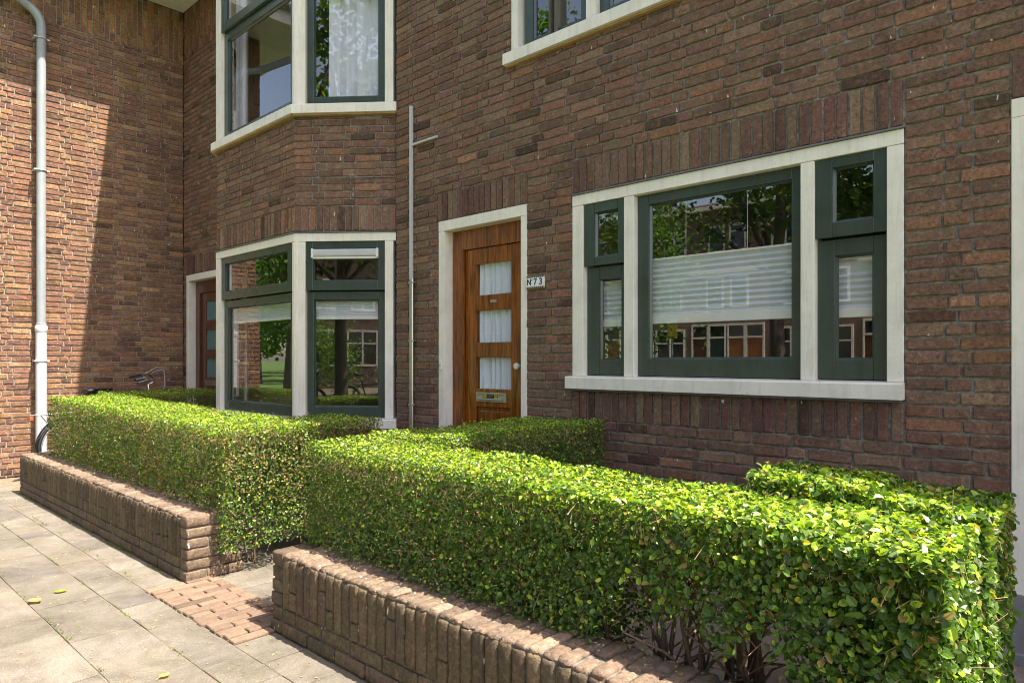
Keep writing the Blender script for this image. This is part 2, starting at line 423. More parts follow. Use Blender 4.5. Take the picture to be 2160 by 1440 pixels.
# ------------------------------------------------------------------ setting: ground
def sheet(name, x0, x1, y0, y1, z, mat, nx=1, ny=1):
    mb = MB(); xs = np.linspace(x0, x1, nx+1); ys = np.linspace(y0, y1, ny+1)
    for i in range(nx):
        for j in range(ny): mb.quad((xs[i], ys[j], z), (xs[i+1], ys[j], z), (xs[i+1], ys[j+1], z), (xs[i], ys[j+1], z))
    return tag(mb.build(name, mat), kind="structure")
sheet("sand_bed", -15.5, 3.7, -5.25, -1.80, -.0045, M['soil'])
sheet("ground", -600, 600, -600, 600, -.045, M['grassg'])
def paving():
    mb = MB()
    base = np.array([.160, .138, .108])
    def slab(x0, x1, y0, y1, c, z=0.):
        g = .0028; hx, hy = (x1-x0)/2-g, (y1-y0)/2-g
        a, b_ = rng.normal(0, .0075), rng.normal(0, .0075)
        rot = np.array([[1, 0, 0], [0, 1, 0], [-a, -b_, 1.]])
        rounded(mb, ((x0+x1)/2, (y0+y1)/2, z-.02+rng.normal(0, .0009)), (hx, hy, .02), .003, c, .0004, (3, 3, 3), rot=rot)
    def tone(): return np.clip(base*rng.normal(1, .085)*np.array([1, rng.normal(1, .006), rng.normal(1, .02)])*(1.16 if rng.random() < .10 else 1), .1, .7)
    # pavement: rows of 30 cm tiles, half bond
    ys = [-2.39-.3*k for k in range(10)]
    for k in range(9):
        y1, y0 = ys[k], ys[k+1]; x = -15.+(k % 2)*.15
        while x < 3.6: slab(x, x+.3, y0, y1, tone()); x += .3
    # narrow rows next to the garden walls
    for y0, y1 in ((-2.39, -2.19), (-2.19, -1.99)):
        x = -15.
        while x < 3.6:
            l = random.choice([.3, .3, .2, .15])
            if y1 < -2.1 or x+l <= -4.10 or x >= -3.02: slab(x, x+l, y0, y1, tone()*1.05)
            elif x < -4.10: slab(x, -4.10, y0, y1, tone())
            elif x+l > -3.02: slab(-3.02, x+l, y0, y1, tone())
            x += l
    # path and front garden tiles
    for k in range(7):
        y1 = -1.82+.3*(k+1) if k else -1.52; y0 = -1.82+.3*k
        y1 = min(y1, -.0); x = -9.13+(k % 2)*.15
        if y0 >= 0: break
        while x < 3.5: slab(x, min(x+.3, 3.5), y0, y1, tone()*1.0); x += .3
    return tag(mb.build("pavement", M['tile']), kind="structure")
paving()
def garden_strip():
    mb = MB(); mb.box(-9.13, -4.1, -1.99, -1.82, -.04, -.006, c=(.2, .17, .12)); mb.box(-3.05, 3.5, -1.99, -1.82, -.04, -.006, c=(.2, .17, .12))
    return tag(mb.build("path", M['tile']), kind="structure")
garden_strip()
def threshold():
    mb = MB(); n = 17; p = 1.06/n
    for k in range(n):
        x = -4.09+k*p; y = -2.185-rng.uniform(0, .02); first = .105 if k % 2 else .21
        while y < -1.83:
            e = min(-1.815, y+first); first = .21
            if e-y > .03:
                rounded(mb, (x+p/2, (y+e)/2, -.017+rng.normal(0, .002)), (p/2-.0042, (e-y)/2-.004, .03), .007,
                        np.array([.175, .115, .077])*rng.normal(1, .12), .0003, (3, 5, 3), False)
            y = e
    mb.box(-4.09, -3.03, -2.185, -1.815, -.02, -.0015, c=(.07, .05, .035))
    return tag(mb.build("brick_path", M['clinker']), kind="structure")
threshold()
sheet("lawn", -60, 40, -11.5, -5.4, -.02, M['grassg'])
sheet("road", -17, 60, -18.2, -11.6, -.03, M['asphalt'])
sheet("far_pavement", -17, 60, -24.9, -18.4, -.012, M['soil'])
kb = MB(); kb.box(-60, 40, -5.4, -5.25, -.1, .0, c=(.3, .3, .28)); kb.box(-17, 40, -11.62, -11.5, -.1, .03, c=(.3, .3, .28)); kb.box(-17, 40, -18.4, -18.2, -.1, .06, c=(.3, .3, .28))
tag(kb.build("kerb", M['tile']), kind="structure")

# ------------------------------------------------------------------ the brick building
bld = tag(empty("apartment_building"), "brown brick building with cream window frames, green sashes, a bay and a projecting wing", "building")
FX0, FX1 = -9.14, 3.2
FAC = ((0, 0, 0), (1, 0, 0), (0, -1, 0))
doorN, door73, doorR = (-9.049, -8.11, 0, 2.375), (-4.133, -3.194, 0, 2.39), (-.418, .521, 0, 2.405)
mainw = (-2.79, -.826, 1.095, 2.387); upw = (-3.345, -.87, 3.395, 5.78)
bayh = (-7.605, -4.685, 0, 5.8)
brickwork("wall", FAC, FX0, FX1, 0, 5.16,
          [doorN, door73, doorR, mainw, upw, bayh],
          [(-9.11, -8.08, 2.375, 2.615), (-4.15, -3.19, 2.39, 2.615), (-2.79, -.826, 2.387, 2.615), (-2.79, -.826, .899, 1.095),
           (-.418, .521, 2.405, 2.615)], PAL, M['brick'], M['mortar'], bld, PALR, band=(5.16, 5.78))
WX = -9.14; WEND = -2.02
WING = ((WX, 0, 0), (0, -1, 0), (1, 0, 0))
brickwork("wall", WING, .0, -WEND, 0, 5.136, [], [], PALW, M['brick_o'], M['mortar_l'], bld, band=(5.136, 5.78))
brickwork("wall", ((WX, WEND, 0), (-1, 0, 0), (0, -1, 0)), 0, 4.2, 0, 5.136, [(1.2, 3.0, .9, 2.385)], [(1.2, 3.0, 2.387, 2.615)],
          PALW, M['brick_o'], M['mortar_l'], bld, band=(5.136, 5.78))
# bay geometry
A0, A1, B0, B1 = Vector((-6.913, -.56, 0)), Vector((-5.377, -.56, 0)), Vector((-7.605, 0, 0)), Vector((-4.685, 0, 0))
panels = [("front", A0, A1), ("cant", A1, B1), ("lcant", B0, A0)]
for nm, p, q in panels:
    L = (q-p).length; ud = (q-p)/L; nd = Vector((ud.y, -ud.x, 0))
    ins = -.012
    fr = (tuple(p+nd*ins), tuple(ud), tuple(nd))
    brickwork("wall", fr, 0, L, 2.40, 3.385, [], [(0, L, 2.40, 2.615)], PAL, M['brick'], M['mortar'], bld)
    brickwork("wall", fr, 0, L, 0, .70, [], [], PAL, M['brick'], M['mortar'], bld)
# rooms behind the windows (closed box so no daylight leaks in)
mb = MB()
def face(mb, *p, c=(.5, .5, .5)): mb.quad(*p, c)
X0, X1, Y0, Y1 = FX0-5, FX1, .010, 4.6
def room(z0, z1):
    m_ = MB(); m_.quad((X0, Y1, z0), (X1, Y1, z0), (X1, Y1, z1), (X0, Y1, z1))
    for x in (-9.25, -4.58, -4.52, -3.0, -2.95, X1, X0): m_.quad((x, Y0+.0, z0), (x, Y1, z0), (x, Y1, z1), (x, Y0, z1))
    m_.quad((X0, -.55, z1), (X1, -.55, z1), (X1, Y1, z1), (X0, Y1, z1)) if False else m_.quad((X0, Y0, z1), (X1, Y0, z1), (X1, Y1, z1), (X0, Y1, z1))
    t = [tuple(v+Vector((0, 0, z1))) for v in (B0, A0+Vector((0, .03, 0)), A1+Vector((0, .03, 0)), B1)]
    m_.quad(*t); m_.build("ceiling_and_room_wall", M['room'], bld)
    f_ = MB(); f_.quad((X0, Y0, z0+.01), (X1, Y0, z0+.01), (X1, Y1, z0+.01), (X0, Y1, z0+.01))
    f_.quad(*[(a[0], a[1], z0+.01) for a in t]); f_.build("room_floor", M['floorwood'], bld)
room(.02, 2.85); room(3.05, 5.77)
# eaves: plank soffit mitred in the inner corner, white fascia, gutter, roof
E1 = .55; EW = .71
mb = MB()
npl = 6
for k in range(npl):
    a, b_ = k*E1/npl+.0035, (k+1)*E1/npl-.0035; aw, bw = a*EW/E1, b_*EW/E1
    # along the facade (starts at the mitre), along the wing
    P4 = [(WX+aw, -a, 5.78), (FX1, -a, 5.78), (FX1, -b_, 5.78), (WX+bw, -b_, 5.78)]
    mb.quad(*P4); mb.quad(P4[0], P4[3], (WX+bw, WEND-E1, 5.78), (WX+aw, WEND-E1, 5.78))
mb.quad((WX, 0, 5.79), (FX1, 0, 5.79), (FX1, -E1, 5.79), (WX+EW, -E1, 5.79))
mb.quad((WX, 0, 5.79), (WX+EW, -E1, 5.79), (WX+EW, WEND-E1, 5.79), (WX, WEND-E1, 5.79))
mb.quad((WX-4.3, WEND, 5.78), (WX, WEND, 5.78), (WX, WEND-E1, 5.78), (WX-4.3, WEND-E1, 5.78))
mb.build("soffit", M['white'], bld)
mb = MB()
mb.box(WX+EW, FX1, -E1-.03, -E1, 5.77, 6.05, .003); mb.box(WX+EW, WX+EW+.03, WEND-E1, -E1-.03, 5.77, 6.05, .003)
mb.box(WX-4.3, WX+EW, WEND-E1-.03, WEND-E1, 5.77, 6.05, .003)
mb.build("fascia", M['white'], bld)
mb = MB()
mb.tube([(WX+EW+.1, -E1-.09, 6.0), (FX1, -E1-.09, 6.0)], .06, 12); mb.tube([(WX+EW+.09, -E1-.1, 6.0), (WX+EW+.09, WEND-E1, 6.0)], .06, 12)
mb.build("gutter", M['zinc'], bld)
mb = MB()
mb.quad((WX+EW, -E1, 6.05), (FX1, -E1, 6.05), (FX1, 4.7, 9.3), (WX+EW-5.4, 4.7, 9.3))
mb.quad((WX+EW, -E1, 6.05), (WX+EW-5.4, 4.7, 9.3), (WX+EW-5.4, WEND-E1, 9.3), (WX+EW, WEND-E1, 6.05))
mb.quad((WX-4.4, WEND-E1, 5.9), (WX-4.4, 4.7, 5.9), (WX+EW, 4.7, 5.9), (WX+EW, WEND-E1, 5.9)); mb.quad((WX+EW, -E1, 5.9), (WX+EW, 4.7, 5.9), (FX1, 4.7, 5.9), (FX1, -E1, 5.9))
mb.quad((FX1, 4.65, 0), (X0, 4.65, 0), (X0, 4.65, 9.3), (FX1, 4.65, 9.3)); mb.quad((FX1+.01, 0, 0), (FX1+.01, 4.65, 0), (FX1+.01, 4.65, 9.2), (FX1+.01, 0, 6.3))
mb.quad((X0-.05, WEND, 0), (X0-.05, 4.65, 0), (X0-.05, 4.65, 6), (X0-.05, WEND, 6))
mb.build("roof", M['roof'], bld)

# ------------------------------------------------------------------ joinery
def window(name, org, rz, w_, z0, z1, posts, lights, head=.07, sill=None, dep=.12, lead=True, label=None, sill_ext=(.0, .0), tan=False):
    """posts: (u0,u1); lights: (u0,u1,z0,z1, recess, (gl,gr,gb,gt))"""
    t = empty(name, org, rz, bld)
    if label: t["label"] = label
    m_ = MB()
    m_.box(0, w_, 0, dep, z1-head, z1, .003)
    for a, b_ in posts: m_.box(a, b_, .0015, dep, z0, z1-head-.0016, .003)
    m_.build("frame", M['white'], t)
    for (a, b_, c, d, rec, (gl, gr, gb, gt)) in lights:
        s = MB(); y0, y1 = rec, rec+.05
        s.box(a+.002, a+gl, y0, y1, c+.002, d-.002, .003); s.box(b_-gr, b_-.002, y0, y1, c+.002, d-.002, .003)
        s.box(a+gl+.0005, b_-gr-.0005, y0+.0006, y1, c+.002, c+gb, .003); s.box(a+gl+.0005, b_-gr-.0005, y0+.0006, y1, d-gt, d-.002, .003)
        # bevelled glazing bead
        gx0, gx1, gz0, gz1 = a+gl, b_-gr, c+gb, d-gt; q = .012
        for P4 in ([(gx0, gz0), (gx1, gz0), (gx1-q, gz0+q), (gx0+q, gz0+q)], [(gx1, gz0), (gx1, gz1), (gx1-q, gz1-q), (gx1-q, gz0+q)],
                   [(gx1, gz1), (gx0, gz1), (gx0+q, gz1-q), (gx1-q, gz1-q)], [(gx0, gz1), (gx0, gz0), (gx0+q, gz0+q), (gx0+q, gz1-q)]):
            s.quad(*[(P4[i][0], rec+(.012 if i < 2 else .026), P4[i][1]) for i in range(4)])
        so_ = s.build("sash", M['green'], t)
        p = MB(); p.quad((gx0, rec+.027, gz0), (gx1, rec+.027, gz0), (gx1, rec+.027, gz1), (gx0, rec+.027, gz1)); p.build("pane", M['glass'], t)
    if sill:
        s0, s1, pr = sill; e0, e1 = sill_ext
        s = MB(); a, b_ = -e0, w_+e1
        vs = [(a, -pr, s0), (b_, -pr, s0), (b_, -pr, s1-.012), (a, -pr, s1-.012), (a, dep, s1+.006), (b_, dep, s1+.006), (a, dep, s0), (b_, dep, s0), (a, -pr+.006, s1-.004), (b_, -pr+.006, s1-.004)]
        s.add(vs, [[0, 1, 2, 3], [3, 2, 9, 8], [8, 9, 5, 4], [6, 7, 1, 0], [7, 6, 4, 5]])
        s.add([vs[0], vs[3], vs[8], vs[4], vs[6]], [[0, 1, 2, 2], [0, 2, 3, 3], [0, 3, 4, 4]]); s.add([vs[1], vs[2], vs[9], vs[5], vs[7]], [[0, 2, 1, 1], [0, 3, 2, 2], [0, 4, 3, 3]])
        s.build("sill", M['white'], t)
        u = MB(); u.box(a+.01, b_-.01, -pr*.55, .03, s0-.014, s0-.001, .002); u.build("sill_flashing", M['baretimber'] if tan else M['lead'], t)
    if lead:
        l = MB(); l.box(-.004, w_+.004, -.012, .02, z1+.001, z1+.010, .002); l.build("flashing", M['lead'], t)
    return t
X = -2.789
window("window", (X, 0, 0), 0, 1.961, 1.185, 2.377, [(0, .087), (.405, .475), (1.485, 1.554), (1.888, 1.961)],
       [(.087, .405, 1.90, 2.307, .012, (.085, .052, .055, .062)), (.087, .405, 1.19, 1.897, .048, (.10, .05, .10, .085)),
        (.475, 1.485, 1.19, 2.307, .048, (.08, .06, .105, .062)),
        (1.554, 1.888, 1.905, 2.307, .012, (.085, .058, .075, .052)), (1.554, 1.888, 1.19, 1.902, .048, (.085, .07, .10, .085))],
       sill=(1.103, 1.186, .045), sill_ext=(.027, .003), label="wide three part window right of the wooden door, green sashes in a cream frame")
window("window", (-3.343, 0, 0), 0, 2.47, 3.49, 5.5, [(0, .06), (.665, .74), (1.70, 1.775), (2.40, 2.47)],
       [(.09, .665, 3.49, 5.43, .05, (.075, .075, .075, .08)), (.74, 1.70, 3.49, 5.43, .05, (.075, .075, .075, .08)), (1.775, 2.40, 3.49, 5.43, .05, (.075, .07, .075, .08))],
       sill=(3.405, 3.491, .05), sill_ext=(.038, .02), lead=False, tan=True, label="upper floor window above the front door, cut by the top of the picture")
AC = math.atan2(.56, .692)
window("window", (WX-3.0, WEND, 0), 0, 1.8, .98, 2.38, [(0, .08), (1.1, 1.17), (1.72, 1.8)],
       [(.08, 1.1, .99, 2.31, .04, (.08, .08, .09, .08)), (1.17, 1.72, .99, 2.31, .04, (.08, .08, .09, .08))], sill=(.90, .981, .045), label="window in the street face of the left wing")
def bay(z0, zt, up):
    for nm, p, q in panels:
        L = (q-p).length; rz = math.atan2((q-p).y, (q-p).x)
        S = ((3.40, 3.483, .045) if up else (.708, .789, .05))
        if nm == "front": posts = [(0, .095), (L-.033, L)]; a, b_ = .095, L-.033; g = (.07, .105)
        elif nm == "cant": posts = [(0, .10), (.794, .868)]; a, b_ = .10, .794; g = (.06, .065)
        else: posts = [(L-.868, L-.794), (L-.10, L)]; a, b_ = L-.794, L-.10; g = (.065, .06)
        if up: Ls = [(a, b_, 3.49, 4.57, .045, (*g, .075, .075)), (a, b_, 4.575, 5.70, .012, (*g, .085, .07))]
        else: Ls = [(a, b_, 1.888, zt-.07, .015, (*g, .082, .062)), (a, b_, .795, 1.884, .045, (*g, .09, .072))]
        e = {"front": (.012, .012), "cant": (.012, .012), "lcant": (.012, .012)}[nm]
        window("bay_window", tuple(p), rz, L, z0, zt, posts, Ls, sill=S, sill_ext=e, lead=not up, tan=up,
               label={"front": "front pane of the bay, ", "cant": "slanted right side of the bay, ", "lcant": "slanted left side of the bay, "}[nm] + ("upper floor" if up else "ground floor"))
bay(.789, 2.38, False); bay(3.483, 5.775, True)
# corner fillers of the bay (posts where panels meet)
for z0, z1 in ((.79, 2.38), (3.484, 5.775)):
    for c_ in (A0, A1): mb = MB(); mb.tube([(c_.x, c_.y+.035, z0), (c_.x, c_.y+.035, z1)], .030, 8); mb.build("corner_post", M['white'], bld)

def door(x0, ztop, woodm, kind, box_mat):
    t = empty("door", (x0, 0, 0), 0, bld)
    f = MB(); W_ = .939
    zb = .29 if kind == 'R' else .05
    f.box(0, .066, .0, .10, zb, ztop-.08, .003); f.box(W_-.056, W_, .0, .10, zb, ztop-.08, .003); f.box(0, W_, -.0015, .10, ztop-.0795, ztop, .003)
    f.build("door_frame", M['white'], t)
    s = MB(); s.box(-.001, .067, -.003, .105, .03, .289, .003); s.box(W_-.057, W_+.001, -.003, .105, .03, .289, .003) if kind == 'R' else None
    s.box(.0, W_, -.02, .20, -.01, .045, .005); s.build("threshold", M['stone'], t)
    yo = .09; l = MB(); zt = ztop-.08
    l.box(.066, .195, yo, yo+.06, .05, zt, .003); l.box(.815, .883, yo, yo+.06, .05, zt, .003); l.box(.1955, .8145, yo+.0006, yo+.06, zt-.155, zt, .003)
    l.box(.185, .2, yo-.008, yo, .05, zt-.145, .003)
    y1 = yo+.018
    l.box(.20, .318, y1, y1+.045, .06, zt-.157, .004); l.box(.69, .814, y1, y1+.045, .06, zt-.157, .004)
    for a, b_ in ((2.03, zt-.157), (1.67, 1.79), (1.31, 1.425), (.93, 1.07), (.06, .22)): l.box(.3185, .6895, y1+.0006, y1+.045, a, b_, .004)
    l.box(.3185, .6895, y1+.018, y1+.035, .22, .93, .002); l.box(.345, .665, y1+.008, y1+.02, .25, .90, .006)
    l.build("door_leaf", woodm, t)
    for a, b_ in ((1.79, 2.03), (1.425, 1.67), (1.07, 1.31)):
        if kind == 'N':
            p = MB(); p.box(.3185, .6895, y1+.02, y1+.026, a, b_, .001); p.build("frosted_pane", M['frost'], t)
        else:
            p = MB(); p.quad((.3185, y1+.02, a), (.6895, y1+.02, a), (.6895, y1+.02, b_), (.3185, y1+.02, b_)); p.build("pane", M['doorglass'], t)
    b = MB(); bx0, bx1 = .327, .645; b.box(bx0, bx1, y1-.004, y1, .972, 1.043, .001)
    b.box(bx0, bx1, y1-.009, y1-.004, 1.030, 1.043, .001); b.box(bx0, bx1, y1-.009, y1-.004, .972, .982, .001)
    b.box(bx0, bx0+.024, y1-.009, y1-.004, .982, 1.03, .001); b.box(bx1-.03, bx1, y1-.009, y1-.004, .982, 1.03, .001)
    lb = b.build("letterbox", box_mat, t)
    fl = MB()
    if kind != 'N': fl.box(bx0+.02, bx1-.03, y1-.017, y1-.009, .984, .997, .004); fl.build("letterbox_flap", M['steel'], t)
    else:
        for xx in (.44, .52): fl = MB(); fl.tube([(xx, y1-.004, 1.008), (xx, y1-.013, 1.008)], .009, 10); fl.build("letterbox_stud", M['chrome'], t)
    k = MB(); k.tube([(.775, y1, 1.245), (.775, y1-.03, 1.245)], .012, 12); k.tube([(.775, y1-.03, 1.245), (.775, y1-.042, 1.245), (.775, y1-.046, 1.245)], [.024, .024, .018], 16)
    k.build("knob", M['plastic'], t)
    if kind != 'N':
        v = MB(); v.box(.475, .54, y1-.003, y1, 1.728, 1.748, .001); v.tube([(.507, y1, 1.738), (.507, y1-.008, 1.738)], .009, 10); v.build("door_viewer", M['brassy'], t)
    return t, y1
d73, Y1D = door(-4.133, 2.39, M['wood'], 'H', M['brassy']); d73["label"] = "varnished brown door with three curtained panes and a pale letterbox"
dN, _ = door(-9.049, 2.375, M['wood_r'], 'N', M['pewter']); dN["label"] = "darker red brown door in the inner corner, partly hidden by the bay"
dR, _ = door(-.418, 2.405, M['wood_o'], 'R', M['brassy']); dR["label"] = "neighbouring door frame at the right edge of the picture"
# sticker on the letterbox
def text_mesh(s, size, mat, name, parent, mw, ext=.0004, off=0.):
    cu = bpy.data.curves.new("t", 'FONT'); cu.body = s; cu.size = size; cu.extrude = ext; cu.offset = off; cu.align_x = 'CENTER'; cu.align_y = 'CENTER'
    o = bpy.data.objects.new("t", cu); me = bpy.data.meshes.new_from_object(o); bpy.data.objects.remove(o)
    me.materials.clear(); me.materials.append(mat); o = bpy.data.objects.new(name, me); link(o, parent); o.matrix_local = mw; return o
yb = Y1D-.0045
s = MB(); s.box(.404, .556, yb-.001, yb, .998, 1.026, .0002); st = s.build("letterbox_sticker", M['dark'], d73)
s = MB(); s.box(.408, .438, yb-.0016, yb-.0008, 1.001, 1.024, .0002); s.build("sticker_patch", M['yellow'], st); s = MB(); s.box(.522, .552, yb-.0016, yb-.0008, 1.001, 1.024, .0002); s.build("sticker_patch", M['yellow'], st)
ROTF = Matrix.Rotation(R(90), 4, 'X')
for x in (.423, .537): text_mesh("NEE", .0135, M['dark'], "sticker_lettering", st, Matrix.Translation((x, yb-.0018, 1.0125)) @ ROTF, .0001, .0006)
s = MB()
for k in range(4):
    wd = (.060, .045, .064, .05)[k]; s.box(.480-wd/2, .480+wd/2, yb-.0014, yb-.001, 1.0045+k*.0052, 1.0068+k*.0052, .0001)
s.build("sticker_small_print", M['stone'], st)

# number tile
x0, x1, z0, z1 = -3.186, -3.024, 1.786, 1.876
sg = tag(empty("house_number_sign", (x0, -.004, z0)), "small white glazed tile plaque reading N 73 beside the wooden door", "sign")
hw, hh = x1-x0, z1-z0
s = MB(); s.box(0, hw, -.008, .004, .014, hh-.014, .0008); s.build("number_tile", M['tileglaze'], sg)
s = MB(); s.box(0, hw, -.007, .004, 0, .0138, .0008); s.box(0, hw, -.007, .004, hh-.0138, hh, .0008); s.build("tile_border", M['ochre'], sg)
s = MB()
for k in range(9):
    a = .004+k*.0175
    for zz in (.004, hh-.011): s.box(a, a+.008, -.0078, -.0065, zz, zz+.0065, .0002)
for zz in (.0005, .0120, hh-.0138, hh-.0025): s.box(0.0005, hw-.0005, -.0082, -.0065, zz, zz+.002, .0002)
s.build("border_pattern", M['navy'], sg)
text_mesh("N", .060, M['navy'], "letter", sg, Matrix.Translation((.026, -.0086, hh/2)) @ ROTF @ Matrix.Diagonal((.85, 1, 1, 1)), .0004, .0018)
text_mesh("º", .030, M['navy'], "letter", sg, Matrix.Translation((.052, -.0086, hh/2+.008)) @ ROTF, .0004, .0008)
text_mesh("7", .064, M['tealink'], "numeral", sg, Matrix.Translation((.083, -.0086, hh/2)) @ ROTF, .0004, .0020)
text_mesh("3", .064, M['tealink'], "numeral", sg, Matrix.Translation((.133, -.0086, hh/2)) @ ROTF, .0004, .0020)
# doorbell on the left jamb
s = MB(); s.box(-4.112, -4.088, -.012, 0, 1.215, 1.285, .004); db = tag(s.build("doorbell", M['plastic']), "small cream doorbell on the left jamb of the wooden door", "doorbell")
s = MB(); s.tube([(-4.10, -.012, 1.25), (-4.10, -.016, 1.25)], .007, 10); s.build("button", M['steel'], db)

# ------------------------------------------------------------------ blinds and curtains
def pleated(name, org, rz, u0, u1, z0, z1, y, pitch, rail, label, strings=None):
    t = tag(empty(name, org, rz), label, "blind", "pleated blinds in the ground floor windows")
    m_ = MB(); n = max(2, round((z1-z0-rail)/pitch)); zz = z0+rail*.56; p = (z1-.012-zz)/n
    for k in range(n):
        za, zm, zc = zz+k*p, zz+(k+.5)*p, zz+(k+1)*p
        m_.quad((u0, y, za), (u1, y, za), (u1, y+p*.42, zm), (u0, y+p*.42, zm)); m_.quad((u0, y+p*.42, zm), (u1, y+p*.42, zm), (u1, y, zc), (u0, y, zc))
    m_.build("pleated_fabric", M['pleat'], t)
    m_ = MB(); m_.box(u0, u1, y-.008, y+.012, z0, z0+rail*.55, .003); m_.build("rail", M['plastic'], t); m_ = MB(); m_.box(u0, u1, y-.006, y+.010, z1-.012, z1, .002); m_.build("rail", M['plastic'], t)
    if strings:
        for u, za, zb in strings: m_ = MB(); m_.tube([(u, y, za), (u, y, zb)], .0013, 4); m_.build("cord", M['plastic'], t)
    return t
W0 = (-2.789, 0, 0)
pleated("pleated_blind", W0, 0, .545, 1.43, 1.512, 1.915, .10, .029, .10, "pleated blind across the middle of the wide centre pane, sky showing above it",
        [(.78, 1.9, 2.30), (1.16, 1.9, 2.30)])
pleated("pleated_blind", W0, 0, .16, .37, 1.505, 1.86, .10, .029, .09, "narrow pleated blind in the small left pane of the wide window")
pleated("pleated_blind", W0, 0, 1.63, 1.85, 1.505, 1.86, .10, .029, .09, "narrow pleated blind in the small right pane of the wide window")
pleated("pleated_blind", tuple(A0), 0, .14, 1.46, 1.655, 1.86, .115, .0145, .045, "gathered pleated blind at the top of the bay front window")
pleated("pleated_blind", tuple(A1), AC, .14, .76, 1.645, 1.86, .115, .0145, .045, "gathered pleated blind at the top of the slanted bay window")
t = tag(empty("window_ventilator", tuple(A1), AC), "white ventilation box along the top of the slanted bay window pane", "ventilator")
s = MB(); s.box(.160, .731, -.012, .035, 2.178, 2.243, .016); s.build("cover", M['zinc_w'], t)
s = MB(); s.box(.158, .733, .0, .04, 2.160, 2.177, .003); s.box(.152, .172, -.014, .036, 2.165, 2.247, .006); s.box(.719, .739, -.014, .036, 2.165, 2.247, .006); s.build("end_cap", M['plastic'], t)
def drape(name, org, rz, u0, u1, z0, z1, y, n, amp, label, mat='fabric', seed=1):
    r_ = np.random.default_rng(seed); m_ = MB(); us = np.linspace(u0, u1, n*8+1); nz = 6; zs = np.linspace(z0, z1, nz+1)
    ph = r_.uniform(0, 6.3, 4); V = []
    for j, z in enumerate(zs):
        q = j/nz
        for u in us:
            tt = (u-u0)/(u1-u0)*n*2*math.pi
            V.append((u+.004*math.sin(3*q+ph[1]+tt*.3), y+amp*(math.sin(tt+ph[0]+.8*math.sin(tt*.37+ph[2]))+.4*math.sin(2.1*tt+ph[3]))*(1-.35*q), z))
    k = len(us); F = [[j*k+i, j*k+i+1, (j+1)*k+i+1, (j+1)*k+i] for j in range(nz) for i in range(k-1)]
    m_.add(V, F, (.5, .5, .5), True); o = m_.build(name, M[mat]); o.location = org; o.rotation_euler = (0, 0, rz)
    return tag(o, label, "curtain")
drape("curtain", (-4.133, 0, 0), 0, .30, .71, 1.03, 2.06, Y1D+.042, 7, .017, "white pleated net curtain behind the three door panes", seed=3)
drape("curtain", tuple(A1), AC, .26, .86, 3.45, 5.7, .16, 4, .03, "sheer white curtain in the slanted upper bay window", seed=5)
drape("curtain", tuple(A0), 0, .02, .22, 3.5, 5.7, .22, 3, .02, "sheer white curtain bunched at the left of the upper bay front window", seed=6)

# ------------------------------------------------------------------ pipes
px, py = WX+.11, -1.58
dp = tag(empty("drainpipe", (px, py, 0)), "pale grey drainpipe down the orange brown side wall", "drainpipe")
s = MB(); arc = [(0, 0, 1.66), (0, 0, 3.0), (0, 0, 5.0)]
for k in range(1, 7):
    a = R(11*k); arc.append((.0, -.22*(1-math.cos(a)), 5.0+.22*math.sin(a)))
arc.append((.12, -.42, 5.32)); arc.append((.55, -.95, 5.62)); arc.append((.72, -1.1, 5.95)); s.tube(arc, .046, 20); s.build("upper_pipe", M['zinc'], dp)
s = MB(); s.tube([(0, 0, 0), (0, 0, 1.60)], .054, 20); s.tube([(0, 0, 1.60), (0, 0, 1.62), (0, 0, 1.66), (0, 0, 1.68)], [.056, .062, .062, .05], 20); s.tube([(0, 0, 1.69), (0, 0, 1.70)], .052, 20); s.build("lower_pipe", M['zinc_w'], dp)
for z in (1.28, 3.40, 4.87):
    s = MB(); s.torus((0, 0, z), (0, 0, 1), .052 if z > 1.6 else .058, .006, 20, 6); s.box(-.10, -.05, -.012, .012, z-.008, z+.008, .002); s.box(-.05, .05, -.075, -.052, z-.008, z+.008, .002); s.box(-.05, .02, .052, .078, z-.008, z+.008, .002)
    s.build("bracket", M['zinc_w'], dp)
cd = tag(empty("conduit", (-4.45, -.018, 0)), "narrow white pipe with a side arm running up the wall between bay and door", "conduit")
s = MB(); s.box(-.017, .008, -.013, .013, 1.955, 3.39, .003); s.build("plastic_trunking", M['zinc_w'], cd)
s = MB(); s.box(.009, .325, -.010, .010, 3.058, 3.075, .003); s.build("side_arm", M['zinc_w'], cd)
s = MB(); s.tube([(-.012, 0, .3), (-.012, 0, 1.96)], .012, 10); s.tube([(.013, -.004, .3), (.013, -.004, 1.965)], .015, 10); s.build("steel_pipe", M['steel'], cd)
for z in (.92, 1.45, 1.93):
    s = MB(); s.box(-.03, .045, -.016, .014, z-.006, z+.006, .002); s.build("clip", M['steel'], cd)

